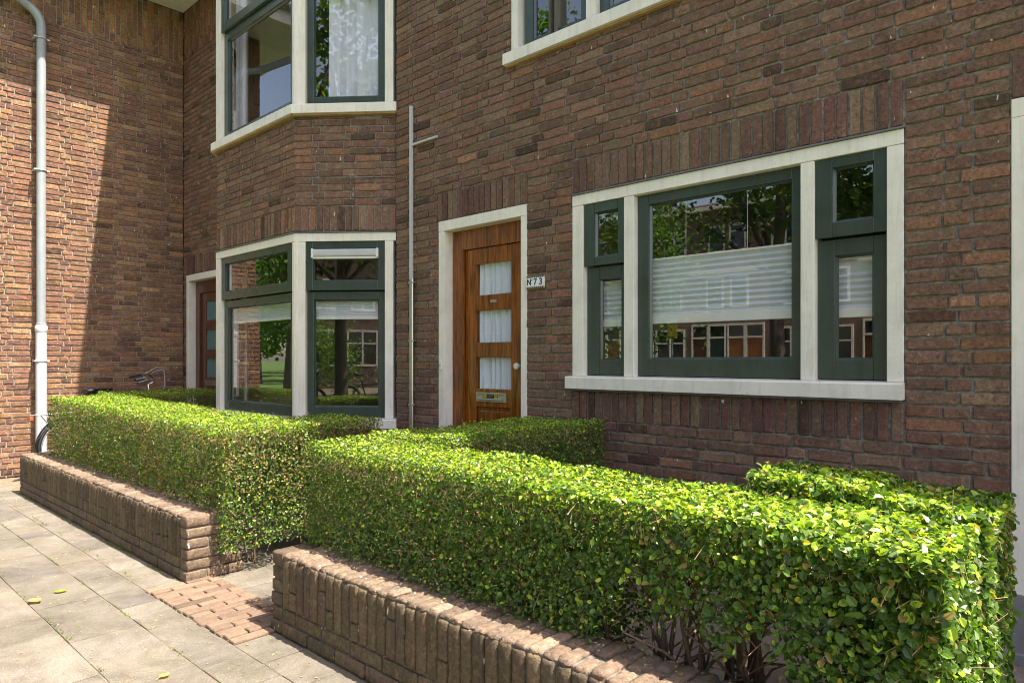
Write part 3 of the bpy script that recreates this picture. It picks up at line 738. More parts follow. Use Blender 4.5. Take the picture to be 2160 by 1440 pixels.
# ------------------------------------------------------------------ garden walls
def garden_wall(name, x0, x1, label, pier_right, pier_left):
    t = tag(empty(name, (x0, -1.985, 0)), label, "garden wall", "low brick garden walls along the pavement")
    L = x1-x0; D = .24; H = .385
    b_ = MB(); core = MB(); core.box(.014, L-.014, .013, D-.013, 0, H-.012, .004); co = core.build("mortar", M['mortar_w'], t)
    cop = MB()
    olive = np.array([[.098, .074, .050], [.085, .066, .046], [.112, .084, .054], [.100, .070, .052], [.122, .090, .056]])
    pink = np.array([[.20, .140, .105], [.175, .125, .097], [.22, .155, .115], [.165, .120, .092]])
    pw_ = .104; a0 = pw_ if pier_left else 0; a1 = L-(pw_ if pier_right else 0)
    n = round((a1-a0)/.0615); p = (a1-a0)/n
    def bk(m, xa, xb, ya, yb, za, zb, c, r=.009, j=.0011, seg=(3, 3, 3), g=.0042):
        rounded(m, ((xa+xb)/2+rng.normal(0, .0012), (ya+yb)/2+rng.normal(0, .0015), (za+zb)/2), ((xb-xa)/2-g, (yb-ya)/2-.0035, (zb-za)/2-.003), r, c, j, seg, True)
    for k in range(n):
        xa, xb = a0+k*p, a0+(k+1)*p
        zt = H-.030+rng.normal(0, .004)
        # upright facing bricks
        zj = random.choice([.215, .215, .285]); zj = zj+rng.normal(0, .004)
        for za, zb in (((.128, zj+.0022), (zj-.0022, zt+.012)) if rng.random() < .4 else ((.128, zt+.012),)):
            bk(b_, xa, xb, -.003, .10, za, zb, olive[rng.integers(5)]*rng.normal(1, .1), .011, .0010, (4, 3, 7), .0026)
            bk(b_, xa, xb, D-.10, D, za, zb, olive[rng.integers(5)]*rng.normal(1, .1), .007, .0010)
        # coping course laid across
        yj = random.choice([.10, .15, .24])
        for ya, yb in (((0, yj), (yj, D)) if yj < .2 else ((0, D),)):
            dz = rng.normal(0, .0022)
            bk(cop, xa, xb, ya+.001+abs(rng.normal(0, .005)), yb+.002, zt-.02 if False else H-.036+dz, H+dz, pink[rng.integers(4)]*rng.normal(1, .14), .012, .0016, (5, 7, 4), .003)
    for r_i, (za, zb) in enumerate(((0, .064), (.064, .128))):
        x = a0-(r_i*.11)
        while x < a1-.02:
            xa, xb = max(a0, x), min(a1, x+.22)
            if xb-xa > .03:
                bk(b_, xa, xb, -.004 if r_i == 0 else .0, .10, za, zb, olive[rng.integers(5)]*rng.normal(1.05, .1), .006, .001, (7, 3, 4)); bk(b_, xa, xb, D-.10, D, za, zb, olive[rng.integers(5)], .006, .001)
            x += .22
    for on, xa, xb in ((pier_right, L-pw_, L), (pier_left, 0, pw_)):
        if not on: continue
        zz = [0, .064, .128, .190, .252, .314, H]
        for k in range(6):
            m = cop if k >= 3 and xa > 0 else b_
            lighter = 1.45 if xa > 0 else 1.0
            ysp = [(0, .13), (.13, D)] if k % 2 else [(0, .24)]
            if k == 5: ysp = [(0, .14), (.14, D)]
            if k == 0: ysp = [(-.004, .12), (.12, D+.10)]
            if k == 1: ysp = [(0, .20), (.20, D+.10)]
            for ya, yb in ysp: bk(m, xa, xb, ya, yb, zz[k], zz[k+1], (pink if xa > 0 else olive)[rng.integers(4)]*rng.normal(.95, .1), .008, .0014, (4, 7, 4))
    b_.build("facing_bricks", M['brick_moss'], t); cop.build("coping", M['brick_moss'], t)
    return t
garden_wall("garden_wall", -8.02, -4.055, "low brick garden wall left of the path opening, weathered", True, False)
garden_wall("garden_wall", -3.072, -.10, "low brick garden wall right of the path opening, chipped coping, cut by the picture edge", False, True)

# ------------------------------------------------------------------ foliage
def leaves(P, Nn, size, colr, mb, fold=.18, wid=.42):
    n = len(P); Nn = Nn/np.linalg.norm(Nn, axis=1, keepdims=True)
    rnd = rng.normal(size=(n, 3)); t = rnd-Nn*(rnd*Nn).sum(1, keepdims=True); t /= np.linalg.norm(t, axis=1, keepdims=True)
    b = np.cross(Nn, t)
    tv = np.array([[0, 0, 0], [.28, wid*.85, fold], [.66, wid*.8, fold], [1, 0, -.05], [.66, -wid*.8, fold], [.28, -wid*.85, fold]])
    s = size[:, None]
    V = np.stack([P+(t*(q[0]-.5)+b*q[1]*.9+Nn*q[2]*.8)*s for q in tv], 1).reshape(-1, 3)
    base = np.arange(n)[:, None]*6
    F = np.concatenate([base+np.array([0, 1, 2, 3]), base+np.array([0, 3, 4, 5])], 1).reshape(-1, 4)
    mb.add(V, F, np.repeat(colr, 6, axis=0), False)
def lump(P, s1=1.7, a=.013):
    x, y, z = P.T
    return a*(np.sin(x*s1*3+1.3*np.sin(y*5))*.5+np.sin(x*s1*7.3+y*6+z*4)*.3+np.sin(z*11+x*13)*.2)
GREENS = np.array([[.062, .125, .018], [.085, .165, .020], [.048, .100, .018], [.105, .19, .022], [.075, .14, .024]])
def hedge(name, boxes, n, sizef, label, brown=.12, twigs=3000, stems=(), bottom_gap=None, seed=1):
    global rng
    rng = np.random.default_rng(seed)
    t = tag(empty(name, (boxes[0][0], boxes[0][2], 0)), label, "hedge", "clipped box shaped privet hedges"); org = np.array([boxes[0][0], boxes[0][2], 0])
    # boxes: (x0,x1,y0,y1,z0,ztopL,ztopR)
    faces = []
    for bi, (x0, x1, y0, y1, z0, zl, zr) in enumerate(boxes):
        h = (zl+zr)/2-z0
        faces += [(bi, 0, (y1-y0)*h), (bi, 1, (y1-y0)*h), (bi, 2, (x1-x0)*h), (bi, 3, (x1-x0)*h), (bi, 5, (x1-x0)*(y1-y0)*1.35)]
    ar = np.array([f[2] for f in faces]); ar = ar/ar.sum()
    def inside(P, skip, m=.03):
        k = np.zeros(len(P), bool)
        for bi, (x0, x1, y0, y1, z0, zl, zr) in enumerate(boxes):
            if bi == skip: continue
            zt = zl+(zr-zl)*(P[:, 0]-x0)/(x1-x0)
            k |= (P[:, 0] > x0+m) & (P[:, 0] < x1-m) & (P[:, 1] > y0+m) & (P[:, 1] < y1-m) & (P[:, 2] < zt-m)
        return k
    NV = np.array([[-1, 0, 0], [1, 0, 0], [0, -1, 0], [0, 1, 0], [0, 0, -1], [0, 0, 1.]])
    def sample(n, dmax, expo=1.6):
        Ps, Ns = [], []
        cnt = rng.multinomial(n, ar)
        for (bi, fi, _), c in zip(faces, cnt):
            x0, x1, y0, y1, z0, zl, zr = boxes[bi]; u, v = rng.random(c), rng.random(c)
            d = dmax*rng.random(c)**expo
            X_ = x0+(x1-x0)*u; zt = zl+(zr-zl)*u
            if fi == 0: P = np.stack([np.full(c, x0)+d, y0+(y1-y0)*v, z0+(zl-z0)*u], 1)
            if fi == 1: P = np.stack([np.full(c, x1)-d, y0+(y1-y0)*v, z0+(zr-z0)*u], 1)
            if fi == 2: P = np.stack([X_, y0+d, z0+(zt-z0)*v], 1)
            if fi == 3: P = np.stack([X_, y1-d, z0+(zt-z0)*v], 1)
            if fi == 5: P = np.stack([X_, y0+(y1-y0)*v, zt-d*.8], 1)
            nv = np.tile(NV[fi], (c, 1)); k = ~inside(P, bi, .03)
            P = P+nv*(lump(P)[:, None])
            Ps.append(P[k]); Ns.append(nv[k])
        P = np.concatenate(Ps); Nn = np.concatenate(Ns)
        # round the arrises
        return P, Nn
    P, Nn = sample(n, .085)
    if bottom_gap is not None:
        keep = np.ones(len(P), bool)
        zc = bottom_gap(P); keep = P[:, 2] > zc; P, Nn = P[keep], Nn[keep]
    patch = np.sin(P[:, 0]*2.3+.7)*np.sin(P[:, 2]*5+P[:, 0]*1.7+1)+.6*np.sin(P[:, 0]*9+P[:, 1]*7+P[:, 2]*6)
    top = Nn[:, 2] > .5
    # shoots that stick out
    out = rng.random(len(P)) < .035; P[out] += Nn[out]*rng.uniform(.005, .022, (out.sum(), 1))
    Nr = Nn*.75+rng.normal(0, .55, P.shape)+np.array([0, 0, .45])
    c = GREENS[rng.integers(0, 5, len(P))]*rng.normal(1, .18, (len(P), 1))
    young = rng.random(len(P)) < np.where(top, .55, .10); c[young] = np.array([.31, .43, .04])*rng.normal(1, .15, (young.sum(), 1))  # more pale leaves on top: new growth plus sunlight put into leaf colour
    br = rng.random(len(P)) < np.where(top, .03, brown)*(1+.8*patch).clip(.2, 2.2)
    c[br] = np.array([.25, .19, .06])*rng.normal(1, .2, (br.sum(), 1))
    yl = rng.random(len(P)) < .005; c[yl] = (.50, .40, .03)
    mb = MB(); leaves(P-org, Nr, sizef(P)*rng.lognormal(0, .28, len(P)).clip(.5, 1.7), np.clip(c, .01, .8), mb)
    # sparse leaves in the volume
    Q = []
    for (x0, x1, y0, y1, z0, zl, zr) in boxes:
        m = int(n*.16*(x1-x0)*(y1-y0)/sum((b[1]-b[0])*(b[3]-b[2]) for b in boxes)); u = rng.random((m, 3))
        Q.append(np.stack([x0+.07+(x1-x0-.14)*u[:, 0], y0+.07+(y1-y0-.14)*u[:, 1], z0+.05+(min(zl, zr)-z0-.1)*u[:, 2]], 1))
    Q = np.concatenate(Q)
    if bottom_gap is not None: Q = Q[Q[:, 2] > bottom_gap(Q)+.05]
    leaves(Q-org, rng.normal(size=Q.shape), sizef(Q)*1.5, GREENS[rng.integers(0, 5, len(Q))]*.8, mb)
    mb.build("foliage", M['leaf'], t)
    # twigs
    tw = MB(); P, Nn = sample(twigs, .13, 1.0)
    if bottom_gap is not None: k = P[:, 2] > bottom_gap(P)-.02; P, Nn = P[k], Nn[k]
    nn = len(P); d = Nn*.8+rng.normal(0, .55, P.shape)+np.array([0, 0, .5]); d /= np.linalg.norm(d, axis=1, keepdims=True)
    ln = rng.uniform(.02, .06, (nn, 1)); a = np.cross(d, rng.normal(size=d.shape)); a /= np.linalg.norm(a, axis=1, keepdims=True); b = np.cross(d, a); r_ = rng.uniform(.0006, .0013, (nn, 1))
    ring = [a*r_, (-.5*a+.87*b)*r_, (-.5*a-.87*b)*r_]
    S, E_ = P-d*ln, P-d*0.0
    V = np.stack([S+q for q in ring]+[E_+q*.7 for q in ring], 1).reshape(-1, 3)-org; base = np.arange(nn)[:, None]*6
    F = np.concatenate([base+np.array([0, 1, 4, 3]), base+np.array([1, 2, 5, 4]), base+np.array([2, 0, 3, 5])], 1).reshape(-1, 4)
    tc = np.array([[.34, .22, .11], [.25, .15, .08], [.42, .30, .17]])[rng.integers(0, 3, nn)]
    tw.add(V, F, np.repeat(tc, 6, axis=0)); tw.build("twigs", M['twig'], t)
    # woody stems
    st = MB()
    for (x, y) in stems:
        for k in range(random.choice([3, 4, 5])):
            a = random.uniform(0, 6.28); lean = random.uniform(.08, .35); r0 = random.uniform(.006, .014)
            p0 = Vector((x+random.gauss(0, .02), y+random.gauss(0, .02), -.01)); pts = [p0]
            for j in range(1, 6):
                pts.append(p0+Vector((math.cos(a)*lean*(j/5)**1.2*.5+random.gauss(0, .008), math.sin(a)*lean*(j/5)**1.2*.25+random.gauss(0, .008), .15*j)))
            st.tube([tuple(q-Vector(org)) for q in pts], [r0*(1-.14*j) for j in range(6)], 7, (.16, .11, .075))
            for j in (2, 3, 4):
                for _ in range(2):
                    q = pts[j]; e = q+Vector((random.gauss(0, .12), random.gauss(0, .1), random.uniform(.05, .2)))
                    st.tube([tuple(q-Vector(org)), tuple((q+e)/2+Vector((random.gauss(0, .01), 0, .015))-Vector(org)), tuple(e-Vector(org))], [r0*.5, r0*.4, r0*.2], 5, (.19, .13, .085))
    st.build("stems", M['bark'], t)
    return t
hedge("hedge", [(-7.70, -3.93, -1.83, -1.20, .16, .945, .885), (-4.55, -3.90, -1.25, -.72, .12, .885, .89), (-8.08, -7.55, -1.30, -.18, .15, .96, .95)],
      105000, lambda P: np.full(len(P), .0142), "hedge left of the path, sunlit yellow green top, brownish front above the low wall",
      brown=.21, twigs=20000, stems=[(x, -1.52) for x in np.arange(-7.5, -4, .3)]+[(-4.2, -1.0), (-7.8, -.7)], seed=11)
def gap2(P):
    x = P[:, 0]; q = 1/(1+np.exp(-(x+1.30)/.035))*1/(1+np.exp((x+.64)/.03))
    return np.where(P[:, 1] < -1.30, (.20+.04*np.sin(x*9)+.36*q+.045*np.sin(x*31)*q+rng.normal(0, .025, len(x))), .17+.36*q+rng.normal(0, .02, len(x)))
hedge("hedge", [(-3.05, -.32, -1.83, -1.36, .10, .885, .845), (-3.10, -2.49, -1.40, -.03, .12, .895, .915), (-.95, -.30, -1.40, -.95, .14, .885, .87), (-.98, -.60, -1.40, -1.0, .6, .91, .90)],
      150000, lambda P: .0122+.0105*((P[:, 0]+3.0)/2.7).clip(0, 1)**1.8, "hedge right of the path, leafy green front, larger leaves towards its right end",
      brown=.045, twigs=24000, stems=[(x, -1.58) for x in (-2.8, -2.45, -2.1, -1.75, -1.42, -1.16, -1.02, -.90, -.84, -.5)]+[(-2.8, -.9), (-2.8, -.4)], bottom_gap=gap2, seed=12)
random.seed(21); rng = np.random.default_rng(21)
# ------------------------------------------------------------------ fallen leaves
def fallen(name, x, y, L, c, label, curl=.3, rz=0):
    m_ = MB(); n = 7; V = []; ws = [0, .22, .36, .40, .30, .16, 0]
    for i in range(n):
        q = i/(n-1)
        for s_ in (-1, 0, 1): V.append(((q-.5)*L, s_*ws[i]*L, .004+curl*L*((q-.5)**2)*1.2+abs(s_)*ws[i]*L*curl*.8))
    F = [[i*3+k, (i+1)*3+k, (i+1)*3+k+1, i*3+k+1] for i in range(n-1) for k in range(2)]
    m_.add(V, F, c, True); m_.tube([(-.5*L, 0, .004+curl*L*.3), (-.85*L, .05*L, .006)], .0012, 5, c)
    o = m_.build(name, M['leaf']); o.location = (x, y, .001); o.rotation_euler = (0, 0, rz)
    return tag(o, label, "leaf", "fallen leaves on the pavement")
fallen("fallen_leaf", -4.33, -2.66, .085, (.42, .27, .13), "large dry brown curled leaf lying on the pavement tiles", .45, .4)
fallen("fallen_leaf", -4.42, -2.52, .07, (.25, .30, .05), "yellow green leaf lying on the pavement above the dry brown leaf", .2, 1.0)
fallen("fallen_leaf", -2.93, -2.52, .05, (.50, .34, .12), "small orange brown leaf at the bottom edge of the pavement", .3, 2.0)
n = 900; m_ = MB()
P = np.stack([rng.uniform(-8.5, -2.2, n), -2.0-rng.random(n)**1.5*1.9, np.full(n, .004)], 1)
P2 = np.stack([rng.uniform(-3.9, -.4, 120), rng.uniform(-2.0, -1.1, 120), np.full(120, .004)], 1); P3 = np.stack([rng.uniform(-3.0, -.3, 26), rng.uniform(-1.96, -1.76, 26), np.full(26, .392)], 1)
P = np.concatenate([P, P2, P3]); cc = np.array([[.30, .38, .05], [.40, .40, .10], [.45, .35, .16], [.18, .28, .04]])[rng.integers(0, 4, len(P))]
leaves(P, np.array([0, 0, 1])+rng.normal(0, .2, P.shape), rng.uniform(.006, .015, len(P)), cc, m_, .1, .3)
tag(m_.build("leaf_litter", M['leaf']), "tiny hedge clippings scattered over the paving", "leaf litter", kind="stuff")
m_ = MB(); n = 2600
xs = rng.choice([-4.07, -3.06, -2.39, -2.68], n); P = np.stack([rng.uniform(-8, -2.8, n), rng.choice([-1.995, -2.39, -2.68, -2.16], n, p=[.6, .12, .12, .16])+rng.normal(0, .006, n), np.full(n, .004)], 1)
cl = np.sin(P[:, 0]*7)*np.sin(P[:, 0]*2.3+1) > -.1; P = P[cl]
leaves(P, np.array([0, -.5, .8])+rng.normal(0, .5, P.shape), rng.uniform(.006, .016, len(P)), np.array([[.13, .2, .03], [.2, .27, .04], [.1, .1, .04]])[rng.integers(0, 3, len(P))], m_, .1, .3)
tag(m_.build("moss_and_weeds", M['leaf']), "tufts of moss and weeds in the paving joints", "weeds", kind="stuff")

# ------------------------------------------------------------------ bicycle (local x forward)
def bicycle():
    t = empty("bicycle", (0, 0, 0)); r = .335; wb = 1.10
    def fr(m, a, b_, rad, n=10): m.tube([a, b_], rad, n)
    f = MB(); bb = (.46, 0, .29); st = (.33, 0, .80); hd = (.93, 0, .86); hb = (.95, 0, .66)
    fr(f, bb, st, .015); fr(f, hd, hb, .018); fr(f, hb, bb, .016); fr(f, (.35, 0, .68), (.94, 0, .74), .014)
    for s in (-1, 1): fr(f, bb, (0, .055*s, r), .009); fr(f, (.35, 0, .74), (0, .055*s, r), .008)
    f.build("frame", M['blackpaint'], t)
    fo = MB()
    for s in (-1, 1): fo.tube([(.96, .05*s, .66), (1.02, .055*s, .45), (wb, .055*s, r)], .010, 8)
    fo.build("fork", M['blackpaint'], t)
    for cx in (0, wb):
        wl = empty("wheel", (cx, 0, r), 0, t)
        m = MB(); m.torus((0, 0, 0), (0, 1, 0), r-.016, .018, 40, 8); m.build("tyre", M['dark'], wl)
        m = MB(); m.torus((0, 0, 0), (0, 1, 0), r-.038, .009, 40, 6); m.tube([(0, -.045, 0), (0, .045, 0)], .02, 10)
        for k in range(28):
            a = 2*math.pi*k/28; sd_ = .03*(1 if k % 2 else -1); m.tube([(math.cos(a+.3)*.018, sd_, math.sin(a+.3)*.018), (math.cos(a)*(r-.04), 0, math.sin(a)*(r-.04))], .0012, 4)
        m.build("rim_and_spokes", M['steel'], wl)
    for cx, a0, a1 in ((0, R(-20), R(200)), (wb, R(30), R(165))):
        m = MB(); n = 24; V = []
        for i in range(n+1):
            a = a0+(a1-a0)*i/n
            for s, dr in ((-.028, -.008), (0, .004), (.028, -.008)): V.append((cx+math.cos(a)*(r+.022+dr), s, r+math.sin(a)*(r+.022+dr)))
        m.add(V, [[i*3+k, i*3+k+1, (i+1)*3+k+1, (i+1)*3+k] for i in range(n) for k in range(2)], (.5, .5, .5), True)
        for s in (-1, 1): m.tube([(cx-.28, .03*s, r+.24) if cx == 0 else (cx+.26, .03*s, r+.26), (cx, .06*s, r)], .003, 5)
        m.build("mudguard", M['blackpaint'], t)
    m = MB()
    for s in (-1, 1): m.tube([(.27, .05*s, .73), (-.34, .06*s, .715)], .006, 8); m.tube([(-.26, .06*s, .715), (0, .06*s, r)], .005, 6)
    m.box(-.36, -.20, -.07, .07, .708, .722, .004)
    for k in range(4): m.tube([(-.1+.1*k, -.055, .725), (-.1+.1*k, .055, .725)], .004, 6)
    m.build("carrier", M['zinc_w'], t)
    m = MB(); m.box(-.40, -.365, -.03, .03, .66, .70, .006); m.build("rear_light", M['orange'], t)
    m = MB(); m.tube([(.33, 0, .80), (.305, 0, .93)], .013, 10); m.build("seat_post", M['steel'], t)
    m = MB(); V = []; secs = [(.17, .075, .03), (.20, .10, .045), (.28, .085, .04), (.36, .045, .03), (.44, .028, .022), (.48, .012, .012)]
    for x, w2, h in secs:
        for k in range(12):
            a = 2*math.pi*k/12; V.append((x, math.cos(a)*w2, .955+math.sin(a)*h*(.6 if math.sin(a) > 0 else 1)+.012*(x-.3)*4))
    m.add(V, [[i*12+k, i*12+(k+1) % 12, (i+1)*12+(k+1) % 12, (i+1)*12+k] for i in range(5) for k in range(12)], (.5, .5, .5), True)
    m.add(V[:12], [[0, k, k+1, k+1] for k in range(1, 11)]); m.build("saddle", M['dark'], t)
    h = empty("handlebar", (.91, 0, 0), 0, t)
    m = MB(); m.tube([(.01, 0, .84), (-.01, 0, 1.0), (.05, 0, 1.03)], .012, 10)
    for s in (-1, 1): m.tube([(.05, 0, 1.03), (.06, .08*s, 1.05), (.03, .20*s, 1.10), (-.06, .27*s, 1.11), (-.17, .29*s, 1.09)], .011, 10)
    m.build("stem_and_bar", M['chrome'], h)
    for s in (-1, 1):
        m = MB(); m.tube([(-.07, .275*s, 1.108), (-.19, .293*s, 1.086)], .017, 12); m.build("grip", M['dark'], h)
    m = MB()
    for s in (-1, 1): m.tube([(-.05, .26*s, 1.10), (-.02, .25*s, 1.075), (-.12, .27*s, 1.05)], .006, 6); m.tube([(-.04, .25*s, 1.11), (.10, .2*s, 1.19), (.17, .1*s, 1.16), (.17, .05*s, 1.0), (.12, .03*s, .8)], .0035, 6)
    m.build("brake_lever_and_cable", M['zinc_w'], h)
    m = MB(); m.tube([(.46, -.09, .29), (.46, .09, .29)], .012, 8); m.tube([(.46, -.06, .29), (.46, -.052, .29)], .09, 20)
    for s in (-1, 1): m.tube([(.46, .085*s, .29), (.46-.05*s, .09*s, .29-.16*s)], .008, 6); m.box(.46-.05*s-.04, .46-.05*s+.04, .09*s-.0+(-.09 if s < 0 else 0), .09*s+(.09 if s > 0 else 0), .28-.16*s, .30-.16*s, .004)
    m.build("crank", M['steel'], t)
    return t
bk = bicycle(); tag(bk, "black bicycle behind the left hedge, only saddle, handlebar and rear wheel showing", "bicycle", "parked bicycles")
[h for h in bk.children if h.name.startswith('handlebar')][0].rotation_euler.z = R(-33)
bk.location = (-8.53, -1.40, 0); bk.rotation_euler = (R(-6), 0, math.atan2(1.07, -.22))
for (x, y, a, lb) in ((-3.0, -9.9, 1.2, "bicycle parked across the lawn, left of the tree trunk"), (-2.6, -9.8, 1.35, "bicycle parked across the lawn close against the tree trunk"), (-1.2, -10.0, .2, "bicycle parked across the lawn, right of the tree trunk")):
    c_ = copy_tree(bk); c_.location = (x, y, 0); c_.rotation_euler = (0, 0, a); c_["label"] = lb

# ------------------------------------------------------------------ trees across the street (seen mirrored in the panes)
def tree(x, y, trunk_h, crown_c, crown_r, n, label, leaf=.15, seed=1, r0=.15, pale=0.):
    random.seed(seed); global rng; rng = np.random.default_rng(seed)
    t = tag(empty("street_tree", (x, y, 0)), label, "tree", "street trees across the pavement")
    m = MB(); top = crown_c+crown_r[2]*.5; pts = [(0, 0, -.05)]
    for k in range(1, 9): pts.append((random.gauss(0, .05)*k/4, random.gauss(0, .05)*k/4, top*k/8))
    m.tube(pts, [r0*(1.25 if k == 0 else 1-.09*k) for k in range(9)], 12, (.13, .10, .075))
    tips = []
    for k in range(26):
        i = random.randint(3, 8) if trunk_h < top*.5 else random.randint(5, 8); p = Vector(pts[i]); a = random.uniform(0, 6.28); rr = random.uniform(.5, .95)
        e = Vector((math.cos(a)*crown_r[0]*rr, math.sin(a)*crown_r[1]*rr, crown_c+random.uniform(-.75, .85)*crown_r[2])); e.z = max(e.z, trunk_h+.2)
        q = (p+e)/2+Vector((random.gauss(0, .15), random.gauss(0, .15), .25)); m.tube([tuple(p), tuple(q), tuple(e)], [r0*.35, r0*.22, r0*.06], 6, (.13, .10, .075)); tips += [e, q, (q+e)/2]
        for _ in range(2):
            e2 = e+Vector((random.gauss(0, .5), random.gauss(0, .5), random.gauss(.1, .4))); m.tube([tuple((q+e)/2), tuple(e2)], [r0*.1, r0*.03], 5, (.13, .10, .075)); tips.append(e2)
    m.build("trunk", M['bark'], t)
    T = np.array([tuple(v) for v in tips]); c = np.array([0, 0, crown_c])
    ext = rng.normal(size=(60, 3)); ext /= np.linalg.norm(ext, axis=1, keepdims=True); ext = c+ext*np.array(crown_r)*rng.uniform(.55, 1.0, (60, 1)); T = np.concatenate([T, ext])
    idx = rng.integers(0, len(T), n); cl = rng.normal(size=(n, 3)); P = T[idx]+cl*np.array([.36, .36, .26])*rng.uniform(.5, 1.1, (n, 1))
    tone = rng.normal(1, .25, len(T))[idx][:, None]
    P = P[P[:, 2] > trunk_h]; tone = tone[:len(P)]
    cc = (np.array([[.06, .12, .022], [.085, .16, .025], [.05, .10, .025], [.12, .20, .03]])*(1+pale))[rng.integers(0, 4, len(P))]*tone.clip(.5, 1.6)
    m = MB(); leaves(P, rng.normal(size=P.shape)*.8+np.array([0, 0, .8]), rng.uniform(.6, 1.2, len(P))*leaf, cc, m, .1, .4); m.build("crown", M['treeleaf'], t)
    return t
tree(-1.9, -8.6, 2.5, 5.6, (3.0, 2.6, 3.9), 15000, "dark leafy tree with a slim trunk, mirrored in the slanted bay window", .16, 31, .14)
tree(-7.9, -16.3, 4.4, 8.0, (4.2, 3.8, 3.6), 9000, "large tree with a thick trunk mirrored in the wide window", .19, 32, .24)
tree(-15.3, -12.3, 2.6, 8.2, (3.3, 3.0, 5.2), 14000, "tall bright green tree mirrored in the upper floor window", .18, 33, .17, .3)
tree(-23.5, -10.5, 1.3, 5.4, (4.0, 3.6, 4.2), 14000, "broad sunlit tree mirrored in the bay front window", .22, 34, .22, .5)
tree(-37, -16, 1.5, 6.4, (5.5, 5.0, 5.5), 9000, "distant pale green tree closing the lawn, mirrored in the bay front window", .30, 37, .25, .6)
tree(-.2, -15.0, .3, 1.5, (1.3, 1.0, 1.3), 3500, "low bright green shrub beside the tree trunk, mirrored in the slanted bay window", .11, 36, .05, .7)
tree(-9.6, -11.3, 1.2, 3.9, (1.25, 1.2, 2.6), 5000, "small young green tree mirrored at the left of the wide window", .13, 35, .08, .5)

ft = [o for o in bpy.data.objects if o.name.startswith("street_tree") and o.location.x < -30][0]
for k, (x, y, q) in enumerate(((-52, -22, 1.0), (-64, -28, 1.3), (-78, -24, 1.2), (-58, -36, 1.4), (-90, -36, 1.6), (-46, -30, 1.1), (-70, -44, 1.5))):
    c_ = copy_tree(ft); c_.location = (x, y, 0); c_.rotation_euler = (0, 0, k*1.1); c_.scale = (q, q, q*.9); c_["label"] = "green tree of the far row closing the view down the street"; c_["group"] = "far row of trees down the street"
# ------------------------------------------------------------------ houses across the street (seen mirrored)
def far_brick():
    m, nt, b = nmat("far brick"); tc = N(nt, "ShaderNodeTexCoord"); mp = N(nt, "ShaderNodeMapping"); mp.inputs["Rotation"].default_value = (R(90), 0, 0)
    nt.links.new(tc.outputs["Object"], mp.inputs[0]); t = N(nt, "ShaderNodeTexBrick"); nt.links.new(mp.outputs[0], t.inputs["Vector"])
    t.inputs["Color1"].default_value = (.17, .10, .075, 1); t.inputs["Color2"].default_value = (.24, .15, .10, 1); t.inputs["Mortar"].default_value = (.2, .18, .16, 1)
    t.inputs["Scale"].default_value = 1; t.inputs["Brick Width"].default_value = .22; t.inputs["Row Height"].default_value = .0625; t.inputs["Mortar Size"].default_value = .006
    nt.links.new(t.outputs["Color"], b.inputs["Base Color"]); b.inputs["Roughness"].default_value = .9; return m
M['farbrick'] = far_brick()
M['farglass'] = paint("dark far window glass", (.02, .025, .03), .05, .1, 0, .8)
M['bluegreen'] = paint("dark green door", (.02, .04, .035), .3, .1, 0)
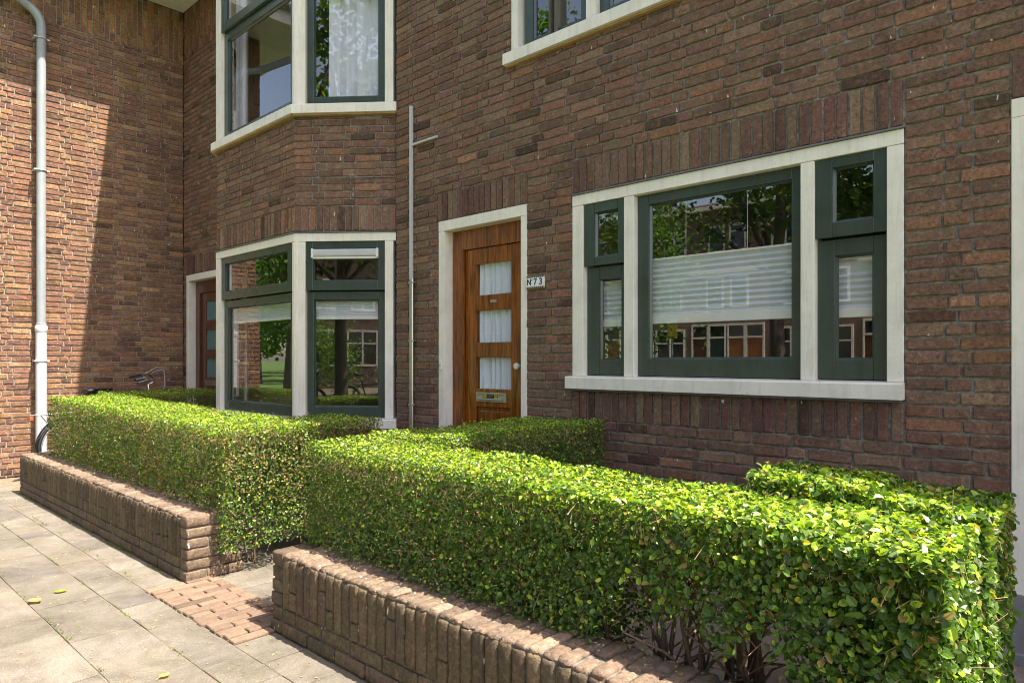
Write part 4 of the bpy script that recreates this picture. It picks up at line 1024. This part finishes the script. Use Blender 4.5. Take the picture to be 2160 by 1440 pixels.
def far_house():
    t = empty("terraced_house", (0, -25, 0)); w2 = 3.65
    m = MB(); m.box(-w2, w2, -6, 0, 0, 8.1, .005); m.build("wall", M['farbrick'], t)
    def win(x0, x1, z0, z1, nv, top=.35):
        f = MB(); f.box(x0, x1, -.02, .06, z0, z0+.09, .003); f.box(x0, x1, -.02, .05, z1-.09, z1, .003)
        for k in range(nv+1):
            xx = x0+(x1-x0-.09)*k/nv; f.box(xx, xx+.09, -.02, .049, z0+.09, z1-.09, .003)
        f.box(x0+.09, x1-.09, -.02, .045, z1-top-.06, z1-top, .003)
        o = f.build("window", M['white'], t); g = MB(); g.box(x0+.02, x1-.02, -.01, .012, z0+.02, z1-.02, .001); g.build("pane", M['farglass'], o)
    win(-3.60, -2.05, 1.0, 2.7, 2, .6); win(2.05, 3.60, 1.0, 2.7, 2, .6)
    win(-3.4, -2.2, 3.6, 5.0, 2); win(2.2, 3.4, 3.6, 5.0, 1); win(-1.0, -.15, 3.6, 5.0, 1, .45); win(.15, 1.0, 3.6, 5.0, 1, .45)
    win(-3.2, -2.0, 6.1, 7.3, 2, .3); win(-.9, -.1, 6.1, 7.3, 1, .3); win(.1, .9, 6.1, 7.3, 1, .3); win(2.0, 3.2, 6.1, 7.3, 2, .3)
    for k, mt in enumerate(('wood_r', 'bluegreen', 'wood_o', 'wood_o')):
        x0 = -1.72+.84*k+(.06 if k > 1 else 0)
        f = MB(); f.box(x0, x0+.08, -.01, .05, .05, 2.9, .003); f.box(x0+.76, x0+.84, -.01, .05, .05, 2.9, .003); f.box(x0+.08, x0+.76, -.01, .049, 2.80, 2.9, .003); f.box(x0+.08, x0+.76, -.01, .049, 2.25, 2.33, .003)
        d = f.build("door", M['white'], t); l = MB(); l.box(x0+.08, x0+.76, -.01, .02, .05, 2.25, .003); l.box(x0+.36, x0+.48, .02, .03, 1.0, 1.35, .004); l.build("door_leaf", M[mt], d)
        g = MB(); g.box(x0+.08, x0+.76, -.01, .012, 2.33, 2.8, .001); g.build("fanlight", M['farglass'], d)
    g = MB(); g.box(-w2, w2, -.05, .30, 8.0, 8.16, .01); g.box(-1.9, 1.9, 0, .12, 5.15, 5.25, .004); g.build("gutter", M['white'], t)
    rf = MB(); rf.quad((-w2, .2, 8.16), (w2, .2, 8.16), (w2, -3.5, 9.2), (-w2, -3.5, 9.2)); rf.quad((-w2, -3.5, 9.2), (w2, -3.5, 9.2), (w2, -6, 8.1), (-w2, -6, 8.1)); rf.build("roof", M['roof'], t)
    return t
fh = far_house(); tag(fh, "brick terraced house across the street seen in the window reflections", "house", "terraced houses across the street")
fh.location.x = -13.6
for k in (-3, -2, -1, 1, 2, 3, 4): c_ = copy_tree(fh); c_.location.x = -13.6+7.3*k
# street sign on a pole and hedge opposite, visible mirrored in the wide window
sp = tag(empty("bus_stop_sign", (-13.2, -19.5, 0)), "yellow sign on a grey pole mirrored in the wide window", "sign")
m = MB(); m.tube([(0, 0, 0), (0, 0, 2.6)], .035, 10); m.build("pole", M['zinc'], sp); m = MB(); m.box(-.2, .2, -.03, .03, 2.1, 2.65, .01); m.build("sign_plate", M['yellow'], sp); m = MB(); m.box(-.2, .2, -.03, .03, 2.66, 2.85, .01); m.build("sign_top", M['zinc_w'], sp)
